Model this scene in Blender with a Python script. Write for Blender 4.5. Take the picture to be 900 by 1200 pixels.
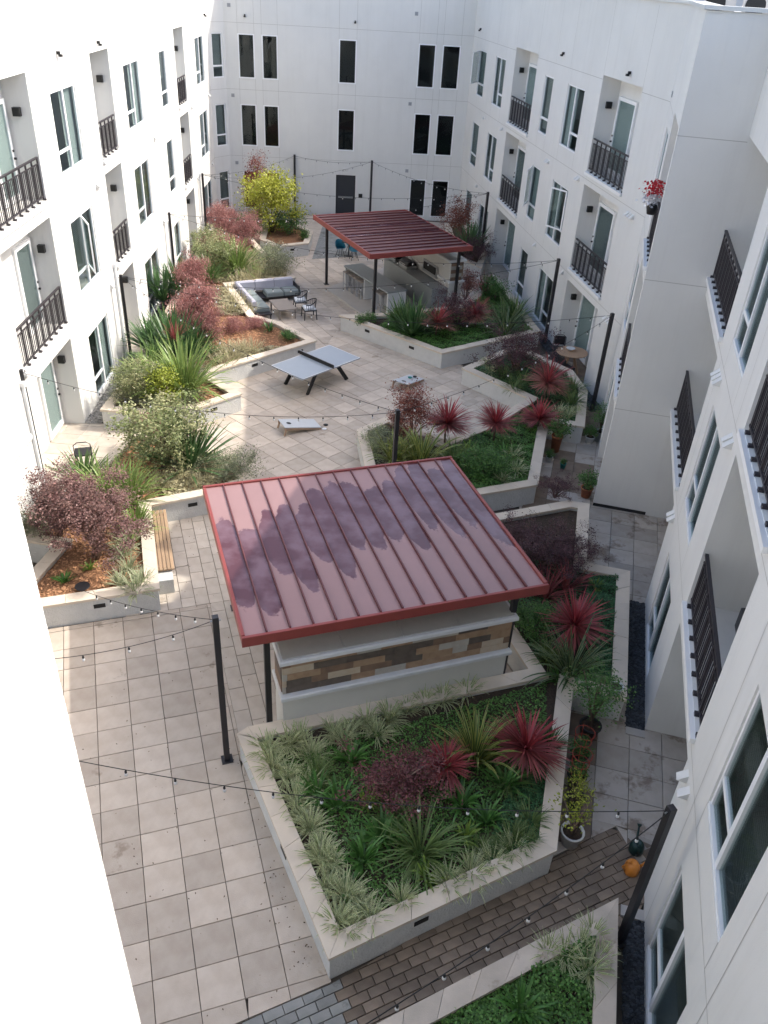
import bpy, math, random
from mathutils import Vector, Matrix
from mathutils.geometry import tessellate_polygon
random.seed(7)
rnd = random.random
def U(a, b): return a + (b - a) * random.random()
R = math.radians
sc = bpy.context.scene
for o in list(bpy.data.objects): bpy.data.objects.remove(o)
col = sc.collection

# ------------------------------------------------------------------ camera, sky, sun, exposure
H = 12.0                                   # eye height above the courtyard (m)
FPX, PITCH, ROLL = 954.0, 0.585713, 0.060519
_cp, _sp, _c, _s = math.cos(PITCH), math.sin(PITCH), math.cos(ROLL), math.sin(ROLL)
CF = Vector((0, _cp, -_sp)); _U = Vector((0, _sp, _cp)); _X = Vector((1, 0, 0))
CX = _X * _c + _U * _s; CU = -_X * _s + _U * _c
cam = bpy.data.cameras.new('camera'); camo = bpy.data.objects.new('camera', cam); col.objects.link(camo)
cam.sensor_fit = 'HORIZONTAL'; cam.sensor_width = 36; cam.lens = 36 * FPX / 900
cam.clip_start = 0.05; cam.clip_end = 2000
camo.matrix_world = Matrix(((CX.x, CU.x, -CF.x, 0), (CX.y, CU.y, -CF.y, 0), (CX.z, CU.z, -CF.z, H), (0, 0, 0, 1)))
sc.camera = camo
SUN = Vector((0.975, 0.33, 1.0)).normalized()
SEL = math.asin(SUN.z); SAZ = math.atan2(SUN.x, SUN.y)
w = bpy.data.worlds.new('World'); sc.world = w; w.use_nodes = True
nt = w.node_tree; nt.nodes.clear()
sky = nt.nodes.new('ShaderNodeTexSky'); sky.sky_type = 'NISHITA'; sky.sun_disc = False
sky.sun_elevation = SEL; sky.sun_rotation = SAZ; sky.air_density = 1.0; sky.dust_density = 4.0; sky.ozone_density = 1.2
bg = nt.nodes.new('ShaderNodeBackground'); bg.inputs[1].default_value = 0.15
wo = nt.nodes.new('ShaderNodeOutputWorld')
nt.links.new(sky.outputs[0], bg.inputs[0]); nt.links.new(bg.outputs[0], wo.inputs[0])
sl = bpy.data.lights.new('sun', 'SUN'); sl.energy = 2.0; sl.angle = R(0.55); sl.color = (1, 0.95, 0.87)
so = bpy.data.objects.new('sun', sl); col.objects.link(so); so.location = (20, 10, 40)
so.rotation_euler = SUN.to_track_quat('Z', 'Y').to_euler()
sc.view_settings.view_transform = 'Standard'; sc.view_settings.look = 'None'
sc.view_settings.exposure = 1.30; sc.view_settings.gamma = 1
sc.render.engine = 'CYCLES'; sc.cycles.max_bounces = 7; sc.cycles.diffuse_bounces = 4
sc.cycles.transparent_max_bounces = 10

# ------------------------------------------------------------------ helpers
def G(px, py, z=0.0):                      # photo pixel (900x1200) -> point at height z
    d = CX * ((px - 450) / FPX) + CU * ((600 - py) / FPX) + CF
    t = (z - H) / d.z
    return Vector((d.x * t, d.y * t, z))
def rot2(x, y, a): c, s = math.cos(a), math.sin(a); return (x * c - y * s, x * s + y * c)

class MB:
    def __init__(s): s.v = []; s.f = []; s.uv = None; s.t = None; s.m = []; s.cm = 0
    def add(s, vs, fs):
        b = len(s.v); s.v += [tuple(v) for v in vs]; s.f += [tuple(i + b for i in f) for f in fs]; s.m += [s.cm] * len(fs); return s
    def box(s, c, d, rz=0.0, taper=1.0):
        x, y, z = d[0] / 2, d[1] / 2, d[2] / 2; vs = []
        for k in (-1, 1):
            q = taper if k > 0 else 1
            for a, b in ((-1, -1), (1, -1), (1, 1), (-1, 1)):
                X, Y = rot2(a * x * q, b * y * q, rz); vs.append((c[0] + X, c[1] + Y, c[2] + k * z))
        return s.add(vs, [(3, 2, 1, 0), (4, 5, 6, 7), (0, 1, 5, 4), (1, 2, 6, 5), (2, 3, 7, 6), (3, 0, 4, 7)])
    def cbox(s, c, d, rz=0.0, b=0.01):      # box with chamfered top edge
        x, y, z = d[0] / 2, d[1] / 2, d[2] / 2; vs = []
        for zz, q in ((-z, 0), (z - b, 0), (z, b)):
            for a, e in ((-1, -1), (1, -1), (1, 1), (-1, 1)):
                X, Y = rot2(a * (x - q), e * (y - q), rz); vs.append((c[0] + X, c[1] + Y, c[2] + zz))
        f = [(3, 2, 1, 0), (8, 9, 10, 11)]
        for l in (0, 4):
            for i in range(4): j = (i + 1) % 4; f.append((l + i, l + j, l + 4 + j, l + 4 + i))
        return s.add(vs, f)
    def prism(s, poly, z0, z1, cap=True):
        n = len(poly); vs = [(p[0], p[1], z0) for p in poly] + [(p[0], p[1], z1) for p in poly]
        f = [(i, (i + 1) % n, n + (i + 1) % n, n + i) for i in range(n)]
        if cap: f += [tuple(range(n, 2 * n)), tuple(range(n - 1, -1, -1))]
        return s.add(vs, f)
    def bar(s, a, b, w, h=None, up=(0, 0, 1)):
        a = Vector(a); b = Vector(b); h = h or w; d = (b - a).normalized(); u = Vector(up)
        if abs(d.dot(u)) > 0.98: u = Vector((1, 0, 0))
        x = d.cross(u).normalized(); y = x.cross(d)
        vs = []
        for p in (a, b):
            for i, j in ((-1, -1), (1, -1), (1, 1), (-1, 1)): vs.append(p + x * (i * w / 2) + y * (j * h / 2))
        return s.add(vs, [(3, 2, 1, 0), (4, 5, 6, 7), (0, 1, 5, 4), (1, 2, 6, 5), (2, 3, 7, 6), (3, 0, 4, 7)])
    def tube(s, pts, rs, n=6, cap=True):
        pts = [Vector(p) for p in pts]; vs = []; f = []
        for i, p in enumerate(pts):
            d = (pts[min(i + 1, len(pts) - 1)] - pts[max(i - 1, 0)])
            d = d.normalized() if d.length > 1e-9 else Vector((0, 0, 1))
            u = Vector((0, 0, 1)) if abs(d.z) < 0.95 else Vector((1, 0, 0))
            x = d.cross(u).normalized(); y = x.cross(d); r = rs[i] if hasattr(rs, '__len__') else rs
            for k in range(n):
                a = 2 * math.pi * k / n; vs.append(p + x * (math.cos(a) * r) + y * (math.sin(a) * r))
        for i in range(len(pts) - 1):
            for k in range(n): f.append((i * n + k, i * n + (k + 1) % n, (i + 1) * n + (k + 1) % n, (i + 1) * n + k))
        if cap: f += [tuple(range(n - 1, -1, -1)), tuple(range((len(pts) - 1) * n, len(pts) * n))]
        return s.add(vs, f)
    def lathe(s, c, prof, n=14):
        vs = []; f = []
        for r, z in prof:
            for k in range(n): a = 2 * math.pi * k / n; vs.append((c[0] + r * math.cos(a), c[1] + r * math.sin(a), c[2] + z))
        for i in range(len(prof) - 1):
            for k in range(n): f.append((i * n + k, i * n + (k + 1) % n, (i + 1) * n + (k + 1) % n, (i + 1) * n + k))
        f += [tuple(range(n - 1, -1, -1)), tuple(range((len(prof) - 1) * n, len(prof) * n))]
        return s.add(vs, f)
    def mesh(s, name, mat, smooth=False, off=None):
        me = bpy.data.meshes.new(name); v = s.v
        if off: v = [(a - off[0], b - off[1], c - off[2]) for a, b, c in v]
        me.from_pydata(v, [], s.f)
        for m in (mat if isinstance(mat, (list, tuple)) else [mat]): me.materials.append(m)
        if isinstance(mat, (list, tuple)): me.polygons.foreach_set('material_index', s.m)
        if smooth: me.polygons.foreach_set('use_smooth', [True] * len(me.polygons))
        if s.uv:
            ul = me.uv_layers.new(name='UVMap'); fl = []
            for f in s.f:
                for i in f: fl += s.uv[i]
            ul.data.foreach_set('uv', fl)
        if s.t:
            at = me.attributes.new('tint', 'FLOAT', 'POINT'); at.data.foreach_set('value', s.t)
        me.update(); return me
    def build(s, name, mat, parent=None, smooth=False, world=True):
        off = tuple(parent_world(parent)) if (parent is not None and world) else None
        return link(name, s.mesh(name, mat, smooth, off), parent)
def parent_world(p):
    v = Vector((0, 0, 0))
    while p is not None: v = v + p.location; p = p.parent
    return v
def link(name, me, parent=None):
    o = bpy.data.objects.new(name, me); col.objects.link(o)
    if parent is not None: o.parent = parent
    return o
def tag(o, label=None, cat=None, group=None, kind=None):
    if label: o['label'] = label
    if cat: o['category'] = cat
    if group: o['group'] = group
    if kind: o['kind'] = kind
    return o
def thing(name, label, cat, loc=(0, 0, 0), rz=0.0, group=None):
    o = bpy.data.objects.new(name, None); col.objects.link(o); o.location = loc; o.rotation_euler = (0, 0, rz)
    o.empty_display_size = 0.2
    return tag(o, label, cat, group)
def copy_tree(o, parent=None):
    c = o.copy(); col.objects.link(c); c.parent = parent
    for ch in o.children: copy_tree(ch, c)
    return c

# ------------------------------------------------------------------ materials
def mat(name, c, rough=0.7, var=0.0, scale=6.0, bump=0.0, bscale=40.0, spec=0.4, metal=0.0, island=0.0, objrand=0.0, c2=None, coords='Object', tint=None, detail=6):
    m = bpy.data.materials.new(name); m.use_nodes = True; n = m.node_tree.nodes; L = m.node_tree.links
    b = n['Principled BSDF']; b.inputs['Roughness'].default_value = rough; b.inputs['Metallic'].default_value = metal
    b.inputs['Specular IOR Level'].default_value = spec
    tc = n.new('ShaderNodeTexCoord'); src = None
    def rgb(v): r = n.new('ShaderNodeRGB'); r.outputs[0].default_value = (*v, 1); return r.outputs[0]
    def mix(f, a, bb, typ='MIX'):
        x = n.new('ShaderNodeMix'); x.data_type = 'RGBA'; x.blend_type = typ
        if isinstance(f, (int, float)): x.inputs[0].default_value = f
        else: L.new(f, x.inputs[0])
        L.new(a, x.inputs[6]); L.new(bb, x.inputs[7]); return x.outputs[2]
    cur = rgb(c)
    if tint is not None:
        a = n.new('ShaderNodeAttribute'); a.attribute_name = 'tint'; cur = mix(a.outputs['Fac'], cur, rgb(tint))
    if c2 is not None:
        t = n.new('ShaderNodeTexNoise'); t.inputs['Scale'].default_value = scale; t.inputs['Detail'].default_value = detail; L.new(tc.outputs[coords], t.inputs['Vector'])
        r = n.new('ShaderNodeValToRGB'); r.color_ramp.elements[0].position = 0.38; r.color_ramp.elements[1].position = 0.64; L.new(t.outputs[0], r.inputs[0])
        cur = mix(r.outputs[0], cur, rgb(c2))
    h = n.new('ShaderNodeHueSaturation'); L.new(cur, h.inputs['Color']); val = None
    def addv(x, amt):
        nonlocal val
        k = n.new('ShaderNodeMath'); k.operation = 'MULTIPLY_ADD'; L.new(x, k.inputs[0]); k.inputs[1].default_value = amt * 2; k.inputs[2].default_value = 1 - amt
        if val is None: val = k.outputs[0]
        else:
            q = n.new('ShaderNodeMath'); q.operation = 'MULTIPLY'; L.new(val, q.inputs[0]); L.new(k.outputs[0], q.inputs[1]); val = q.outputs[0]
    if var:
        t = n.new('ShaderNodeTexNoise'); t.inputs['Scale'].default_value = scale; t.inputs['Detail'].default_value = detail; t.inputs['Roughness'].default_value = 0.62; L.new(tc.outputs[coords], t.inputs['Vector']); addv(t.outputs[0], var)
    if island:
        g = n.new('ShaderNodeNewGeometry'); addv(g.outputs['Random Per Island'], island)
    if objrand:
        oi = n.new('ShaderNodeObjectInfo'); addv(oi.outputs['Random'], objrand)
    if val is not None: L.new(val, h.inputs['Value'])
    L.new(h.outputs[0], b.inputs['Base Color'])
    if bump:
        t = n.new('ShaderNodeTexNoise'); t.inputs['Scale'].default_value = bscale; t.inputs['Detail'].default_value = 4; L.new(tc.outputs[coords], t.inputs['Vector'])
        bp = n.new('ShaderNodeBump'); bp.inputs['Strength'].default_value = bump; bp.inputs['Distance'].default_value = 0.02
        L.new(t.outputs[0], bp.inputs['Height']); L.new(bp.outputs[0], b.inputs['Normal'])
    return m
def leafmat(name, c, tint=None, edge=None, edgew=0.22, rough=0.45, island=0.35, trans=0.25):
    m = mat(name, c, rough, island=island, tint=tint, spec=0.35)
    n = m.node_tree.nodes; L = m.node_tree.links; b = n['Principled BSDF']
    base = b.inputs['Base Color'].links[0].from_socket
    if edge is not None:                   # variegated margins running along each blade
        uv = n.new('ShaderNodeUVMap'); sx = n.new('ShaderNodeSeparateXYZ'); L.new(uv.outputs[0], sx.inputs[0])
        a = n.new('ShaderNodeMath'); a.operation = 'SUBTRACT'; L.new(sx.outputs[0], a.inputs[0]); a.inputs[1].default_value = 0.5
        ab = n.new('ShaderNodeMath'); ab.operation = 'ABSOLUTE'; L.new(a.outputs[0], ab.inputs[0])
        g = n.new('ShaderNodeMath'); g.operation = 'GREATER_THAN'; L.new(ab.outputs[0], g.inputs[0]); g.inputs[1].default_value = 0.5 - edgew
        x = n.new('ShaderNodeMix'); x.data_type = 'RGBA'; L.new(g.outputs[0], x.inputs[0]); L.new(base, x.inputs[6]); x.inputs[7].default_value = (*edge, 1); base = x.outputs[2]
        L.new(base, b.inputs['Base Color'])
    tr = n.new('ShaderNodeBsdfTranslucent'); L.new(base, tr.inputs[0]); ms = n.new('ShaderNodeMixShader'); ms.inputs[0].default_value = trans
    L.new(b.outputs[0], ms.inputs[1]); L.new(tr.outputs[0], ms.inputs[2]); L.new(ms.outputs[0], n['Material Output'].inputs['Surface'])
    return m
M = {}
M['wall'] = mat('stucco_white', (0.70, 0.695, 0.67), 0.9, var=0.10, scale=0.5, bump=0.25, bscale=90, spec=0.2)
def streaks(m, amt):
    n = m.node_tree.nodes; L = m.node_tree.links; b = n['Principled BSDF']; base = b.inputs['Base Color'].links[0].from_socket
    g = n.new('ShaderNodeNewGeometry'); mp = n.new('ShaderNodeMapping'); mp.inputs['Scale'].default_value = (2.6, 2.6, 0.16); L.new(g.outputs['Position'], mp.inputs['Vector'])
    t = n.new('ShaderNodeTexNoise'); t.inputs['Scale'].default_value = 1.6; t.inputs['Detail'].default_value = 6; t.inputs['Roughness'].default_value = 0.65; L.new(mp.outputs[0], t.inputs['Vector'])
    r = n.new('ShaderNodeValToRGB'); r.color_ramp.elements[0].position = 0.5; r.color_ramp.elements[1].position = 0.78; L.new(t.outputs[0], r.inputs[0])
    k = n.new('ShaderNodeMath'); k.operation = 'MULTIPLY'; L.new(r.outputs[0], k.inputs[0]); k.inputs[1].default_value = amt
    x = n.new('ShaderNodeMix'); x.data_type = 'RGBA'; L.new(k.outputs[0], x.inputs[0]); L.new(base, x.inputs[6]); x.inputs[7].default_value = (0.42, 0.40, 0.36, 1); L.new(x.outputs[2], b.inputs['Base Color'])
streaks(M['wall'], 0.13)
M['wallnear'] = mat('stucco_white_coarse', (0.80, 0.80, 0.78), 0.95, var=0.03, scale=1.2, bump=0.5, bscale=75, spec=0.15)
M['trim'] = mat('white_trim', (0.80, 0.80, 0.79), 0.5, var=0.03, scale=3)
M['joint'] = mat('wall_joint', (0.42, 0.41, 0.38), 0.9)
M['frame'] = mat('vinyl_frame', (0.82, 0.83, 0.84), 0.35)
M['dark'] = mat('dark_metal', (0.018, 0.017, 0.02), 0.42, spec=0.5, var=0.1)
M['rail'] = mat('bronze_railing', (0.035, 0.03, 0.034), 0.45)
M['lamp'] = mat('black_lamp', (0.012, 0.012, 0.012), 0.5)
M['room'] = mat('room_interior', (0.40, 0.41, 0.40), 0.9)
M['roomdark'] = mat('room_interior_dark', (0.035, 0.036, 0.036), 0.9)
M['blind'] = mat('window_blind', (0.56, 0.58, 0.56), 0.8)
M['curtain'] = mat('curtain_fabric', (0.47, 0.51, 0.49), 0.9)
M['screen'] = mat('insect_screen', (0.22, 0.24, 0.235), 0.9)
M['door'] = mat('charcoal_door', (0.03, 0.033, 0.04), 0.45)
M['steel'] = mat('brushed_steel', (0.45, 0.46, 0.47), 0.3, metal=0.9)
M['parapet'] = mat('parapet_flashing', (0.62, 0.63, 0.62), 0.5)
M['roofing'] = mat('white_roof_membrane', (0.72, 0.73, 0.74), 0.8, var=0.05, scale=0.8)
def glassmat():
    m = bpy.data.materials.new('window_glass'); m.use_nodes = True; n = m.node_tree.nodes; L = m.node_tree.links; n.remove(n['Principled BSDF'])
    fr = n.new('ShaderNodeFresnel'); fr.inputs[0].default_value = 1.5
    gl = n.new('ShaderNodeBsdfGlossy'); gl.inputs['Roughness'].default_value = 0.015; gl.inputs[0].default_value = (0.72, 0.80, 0.82, 1)
    tr = n.new('ShaderNodeBsdfTransparent'); tr.inputs[0].default_value = (0.80, 0.84, 0.84, 1)
    ms = n.new('ShaderNodeMixShader'); gb = n.new('ShaderNodeNewGeometry'); inv = n.new('ShaderNodeMath'); inv.operation = 'SUBTRACT'; inv.inputs[0].default_value = 1.0; L.new(gb.outputs['Backfacing'], inv.inputs[1])
    mu = n.new('ShaderNodeMath'); mu.operation = 'MULTIPLY'; L.new(fr.outputs[0], mu.inputs[0]); L.new(inv.outputs[0], mu.inputs[1])
    L.new(mu.outputs[0], ms.inputs[0]); L.new(tr.outputs[0], ms.inputs[1]); L.new(gl.outputs[0], ms.inputs[2])
    L.new(ms.outputs[0], n['Material Output'].inputs['Surface']); return m
M['glass'] = glassmat()
def pavermat(name, c, c2, stain, rough=0.75, objrand=0.10, wet=0.0):
    m = mat(name, c, rough, var=0.10, scale=3.0, bump=0.12, bscale=60, objrand=objrand, c2=c2, spec=0.3)
    n = m.node_tree.nodes; L = m.node_tree.links; b = n['Principled BSDF']; base = b.inputs['Base Color'].links[0].from_socket
    g = n.new('ShaderNodeNewGeometry')     # stains keep their own shape across the paving
    t = n.new('ShaderNodeTexNoise'); t.inputs['Scale'].default_value = 1.1; t.inputs['Detail'].default_value = 5; t.inputs['Roughness'].default_value = 0.68; L.new(g.outputs['Position'], t.inputs['Vector'])
    r = n.new('ShaderNodeValToRGB'); r.color_ramp.elements[0].position = 0.64 - wet * 0.2; r.color_ramp.elements[1].position = 0.70 - wet * 0.18; L.new(t.outputs[0], r.inputs[0])
    k = n.new('ShaderNodeMath'); k.operation = 'MULTIPLY'; L.new(r.outputs[0], k.inputs[0]); k.inputs[1].default_value = 0.7
    x = n.new('ShaderNodeMix'); x.data_type = 'RGBA'; L.new(k.outputs[0], x.inputs[0]); L.new(base, x.inputs[6]); x.inputs[7].default_value = (*stain, 1)
    L.new(x.outputs[2], b.inputs['Base Color'])
    return m
M['paver'] = pavermat('concrete_paver', (0.46, 0.39, 0.32), (0.50, 0.435, 0.365), (0.25, 0.20, 0.15), objrand=0.15)
M['paver2'] = pavermat('concrete_paver_small', (0.46, 0.40, 0.335), (0.50, 0.445, 0.38), (0.25, 0.20, 0.15))
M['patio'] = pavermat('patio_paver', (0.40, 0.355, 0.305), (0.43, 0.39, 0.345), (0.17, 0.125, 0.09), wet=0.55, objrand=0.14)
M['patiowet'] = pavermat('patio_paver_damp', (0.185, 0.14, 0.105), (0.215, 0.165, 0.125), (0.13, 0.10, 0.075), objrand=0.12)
M['cobble'] = pavermat('brown_cobble', (0.175, 0.135, 0.102), (0.23, 0.182, 0.138), (0.095, 0.072, 0.052), objrand=0.22)
M['cobblegrey'] = pavermat('grey_cobble', (0.28, 0.28, 0.265), (0.21, 0.215, 0.20), (0.10, 0.105, 0.09), objrand=0.16, wet=0.3)
M['sand'] = mat('joint_sand', (0.085, 0.072, 0.058), 0.95, var=0.3, scale=9, bump=0.3)
M['concrete'] = mat('smooth_concrete', (0.43, 0.40, 0.365), 0.8, var=0.12, scale=2.2, bump=0.1)
M['coping'] = mat('limestone_coping', (0.60, 0.52, 0.42), 0.75, var=0.14, scale=2.6, bump=0.15, bscale=30, objrand=0.07)
M['copingwet'] = pavermat('limestone_coping_weathered', (0.47, 0.41, 0.34), (0.53, 0.46, 0.385), (0.25, 0.185, 0.135), wet=0.35, objrand=0.1)
M['planter'] = mat('planter_render', (0.56, 0.56, 0.54), 0.85, var=0.14, scale=5.0, bump=0.8, bscale=28)
M['mulch'] = mat('bark_mulch', (0.30, 0.15, 0.075), 0.95, c2=(0.15, 0.075, 0.04), scale=34, bump=1.0, bscale=60, detail=4)
M['soil'] = mat('dark_soil', (0.035, 0.027, 0.02), 0.95, c2=(0.075, 0.05, 0.033), scale=24, bump=1.0, bscale=50)
M['chip'] = mat('bark_chip', (0.38, 0.20, 0.105), 0.9, island=0.55)
M['gravel'] = mat('blue_black_gravel', (0.045, 0.052, 0.062), 0.7, island=0.5)
M['pebble'] = mat('pale_pebble', (0.30, 0.29, 0.27), 0.8, island=0.5)
M['roofred'] = mat('fascia_red', (0.235, 0.052, 0.045), 0.42, var=0.08, scale=4)
M['seamred'] = mat('seam_dark_red', (0.12, 0.035, 0.035), 0.45)  # darkened so the seams carry their thin shadow lines in the colour
M['wood'] = mat('teak_slat', (0.33, 0.225, 0.14), 0.6, var=0.25, scale=5, objrand=0.15)
M['bark'] = mat('bark', (0.12, 0.085, 0.06), 0.9, var=0.3, scale=20)
M['twig'] = mat('pale_twig', (0.20, 0.14, 0.11), 0.9, var=0.3, scale=20)
M['terracotta'] = mat('terracotta', (0.33, 0.12, 0.06), 0.8, var=0.2, scale=9)
M['whitepot'] = mat('white_glazed_pot', (0.66, 0.66, 0.64), 0.4, var=0.08, scale=8)
M['blackpot'] = mat('black_nursery_pot', (0.02, 0.02, 0.021), 0.5)
M['redwire'] = mat('red_wire', (0.33, 0.055, 0.035), 0.5)
M['greenplastic'] = mat('dark_green_plastic', (0.010, 0.035, 0.03), 0.35)
M['orangeplastic'] = mat('orange_plastic', (0.62, 0.22, 0.035), 0.4)
M['tabletop'] = mat('slate_blue_top', (0.34, 0.38, 0.42), 0.38, var=0.05, scale=5)
M['white'] = mat('white_line_paint', (0.75, 0.75, 0.75), 0.5)
M['cornboard'] = mat('grey_painted_board', (0.50, 0.52, 0.53), 0.5, var=0.08, scale=7)
M['ply'] = mat('plywood_edge', (0.36, 0.25, 0.17), 0.7, var=0.15, scale=12)
M['teal'] = mat('teal_bean_bag', (0.02, 0.20, 0.19), 0.8)
M['cover'] = mat('lilac_grey_cover', (0.40, 0.40, 0.46), 0.85, var=0.1, scale=4, bump=0.3, bscale=9)
M['cushion'] = mat('grey_cushion', (0.20, 0.235, 0.235), 0.9, var=0.08, scale=6)
M['seat'] = mat('pale_seat_cushion', (0.62, 0.65, 0.68), 0.85)
M['wicker'] = mat('black_wicker', (0.015, 0.015, 0.017), 0.6)
M['greywood'] = mat('grey_brown_slab_top', (0.235, 0.205, 0.18), 0.6, var=0.12, scale=9)
M['bluechair'] = mat('petrol_blue_plastic', (0.02, 0.15, 0.23), 0.4)
M['counter'] = mat('grey_counter_stone', (0.25, 0.275, 0.275), 0.35, var=0.12, scale=12)
M['counterbase'] = mat('counter_base_grey', (0.34, 0.35, 0.37), 0.6, var=0.06)
M['cabinet'] = mat('kitchen_wall_render', (0.56, 0.555, 0.52), 0.75, var=0.08, scale=2.5)
M['capstone'] = mat('cap_stone', (0.40, 0.40, 0.36), 0.55, var=0.16, scale=3.0)
M['caplip'] = mat('cap_lip', (0.60, 0.61, 0.61), 0.5, var=0.14, scale=5)
M['tableround'] = mat('pale_wood_table', (0.42, 0.27, 0.17), 0.55, var=0.15, scale=6)
M['redflower'] = mat('red_petal', (0.52, 0.02, 0.03), 0.6, island=0.3)
M['whiteflower'] = mat('white_petal', (0.75, 0.75, 0.78), 0.6, island=0.15)
M['bulb'] = mat('frosted_bulb', (0.62, 0.62, 0.62), 0.25)
M['wire'] = mat('black_wire', (0.02, 0.02, 0.02), 0.6)
M['acbox'] = mat('condenser_casing', (0.62, 0.58, 0.53), 0.6)
M['plate'] = mat('exit_plate', (0.70, 0.70, 0.68), 0.5)
M['bluewindow'] = mat('far_blue_glass', (0.02, 0.035, 0.09), 0.15)
TILE = [mat('wood_look_tile_' + k, c, 0.6, var=0.3, scale=7, c2=d) for k, c, d in (
    ('tan', (0.36, 0.25, 0.16), (0.26, 0.17, 0.105)), ('dark', (0.135, 0.11, 0.09), (0.09, 0.072, 0.06)), ('grey', (0.42, 0.40, 0.35), (0.33, 0.30, 0.26)), ('brown', (0.23, 0.15, 0.10), (0.16, 0.105, 0.075)), ('pale', (0.48, 0.41, 0.32), (0.40, 0.32, 0.23)))]
# foliage
LM = dict(
    cordyline=leafmat('cordyline_leaf', (0.36, 0.05, 0.06), tint=(0.235, 0.12, 0.105), island=0.4),
    cordyline_tan=leafmat('cordyline_leaf_pink', (0.37, 0.07, 0.075), tint=(0.31, 0.21, 0.145), island=0.4),
    flax=leafmat('flax_leaf', (0.08, 0.16, 0.05), tint=(0.16, 0.24, 0.08), rough=0.35),
    flaxlight=leafmat('flax_leaf_light', (0.15, 0.24, 0.06), edge=(0.36, 0.40, 0.14), edgew=0.12, rough=0.35),
    flaxdark=leafmat('flax_leaf_dark', (0.05, 0.12, 0.04), tint=(0.10, 0.18, 0.07), rough=0.35),
    flaxyellow=leafmat('flax_leaf_variegated', (0.074, 0.126, 0.032), edge=(0.347, 0.357, 0.095), rough=0.35),
    flaxcream=leafmat('flax_leaf_cream_edged', (0.056, 0.106, 0.044), edge=(0.325, 0.375, 0.175), edgew=0.16, rough=0.35),
    liriope=leafmat('liriope_leaf', (0.14, 0.21, 0.07), edge=(0.74, 0.74, 0.46), edgew=0.22),
    liriopegrey=leafmat('liriope_leaf_pale', (0.16, 0.22, 0.085), edge=(0.60, 0.60, 0.42), edgew=0.24),
    dianella=leafmat('dianella_leaf', (0.085, 0.16, 0.045), tint=(0.18, 0.24, 0.08)),
    agapanthus=leafmat('agapanthus_leaf', (0.05, 0.15, 0.03), tint=(0.10, 0.22, 0.05), rough=0.3),
    agaplime=leafmat('agapanthus_leaf_lime', (0.12, 0.23, 0.04), tint=(0.25, 0.34, 0.07), rough=0.3),
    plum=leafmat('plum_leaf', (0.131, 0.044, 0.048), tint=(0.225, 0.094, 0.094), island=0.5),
    plumlight=leafmat('plum_leaf_mauve', (0.16, 0.075, 0.075), tint=(0.27, 0.17, 0.145), island=0.5),  # dusty mauve brown, the leaf's own colour
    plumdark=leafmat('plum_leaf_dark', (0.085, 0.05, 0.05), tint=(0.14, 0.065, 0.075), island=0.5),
    rust=leafmat('rust_leaf', (0.188, 0.048, 0.035), tint=(0.250, 0.094, 0.062), island=0.5),
    pink=leafmat('pink_leaf', (0.33, 0.125, 0.12), tint=(0.42, 0.235, 0.21), island=0.45),
    cream=leafmat('cream_leaf', (0.16, 0.22, 0.08), tint=(0.40, 0.38, 0.21), island=0.4),
    sage=leafmat('sage_leaf', (0.17, 0.20, 0.11), tint=(0.28, 0.29, 0.18), island=0.4),
    lime=leafmat('lime_leaf', (0.231, 0.284, 0.032), tint=(0.347, 0.378, 0.053), island=0.35),
    yellow=leafmat('yellow_leaf', (0.28, 0.31, 0.03), tint=(0.46, 0.46, 0.08), island=0.4),
    green=leafmat('green_leaf', (0.065, 0.155, 0.035), tint=(0.11, 0.22, 0.06), island=0.45),
    cover=leafmat('ground_cover_leaf', (0.075, 0.18, 0.035), tint=(0.12, 0.25, 0.06), island=0.5),
    coverdark=leafmat('ground_cover_leaf_dark', (0.045, 0.13, 0.05), tint=(0.075, 0.185, 0.07), island=0.5),
    straw=leafmat('straw_blade', (0.338, 0.312, 0.188), tint=(0.500, 0.450, 0.275), island=0.35),
)
# ------------------------------------------------------------------ planes of the facades
aL, aR, aN = R(-2.590389), R(-9.346812), R(13.240439)
def dv(a): return Vector((math.sin(a), math.cos(a), 0))
def nv(a): return Vector((math.cos(a), -math.sin(a), 0))
class Plane:
    def __init__(s, o, d, out): s.o = o; s.d = d; s.out = out
    def P(s, a, z, dep=0.0):
        v = s.o + s.d * a + s.out * dep; return Vector((v.x, v.y, z))
PLF = Plane(nv(aL) * -8.3187, dv(aL), nv(aL))
PBK = Plane(dv(aL) * 49.2317, nv(aL), -dv(aL))
PRF = Plane(nv(aR) * 11.1909, dv(aR), -nv(aR))
PSD = Plane(nv(aN) * 1.2304, dv(aN), -nv(aN))
PFC = Plane(dv(aN) * 19.8721, nv(aN), -dv(aN))
PWG = Plane(nv(aN) * 2.645, dv(aN), -nv(aN))
FL = [0.0, 3.2, 6.55]; CE = [2.75, 6.13, 9.52]; SI = [0.15, 3.5, 6.85]; TO = [2.2, 5.6, 8.92]; SEAM = [2.97, 6.31, 9.40]
TOP = 11.65

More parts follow.
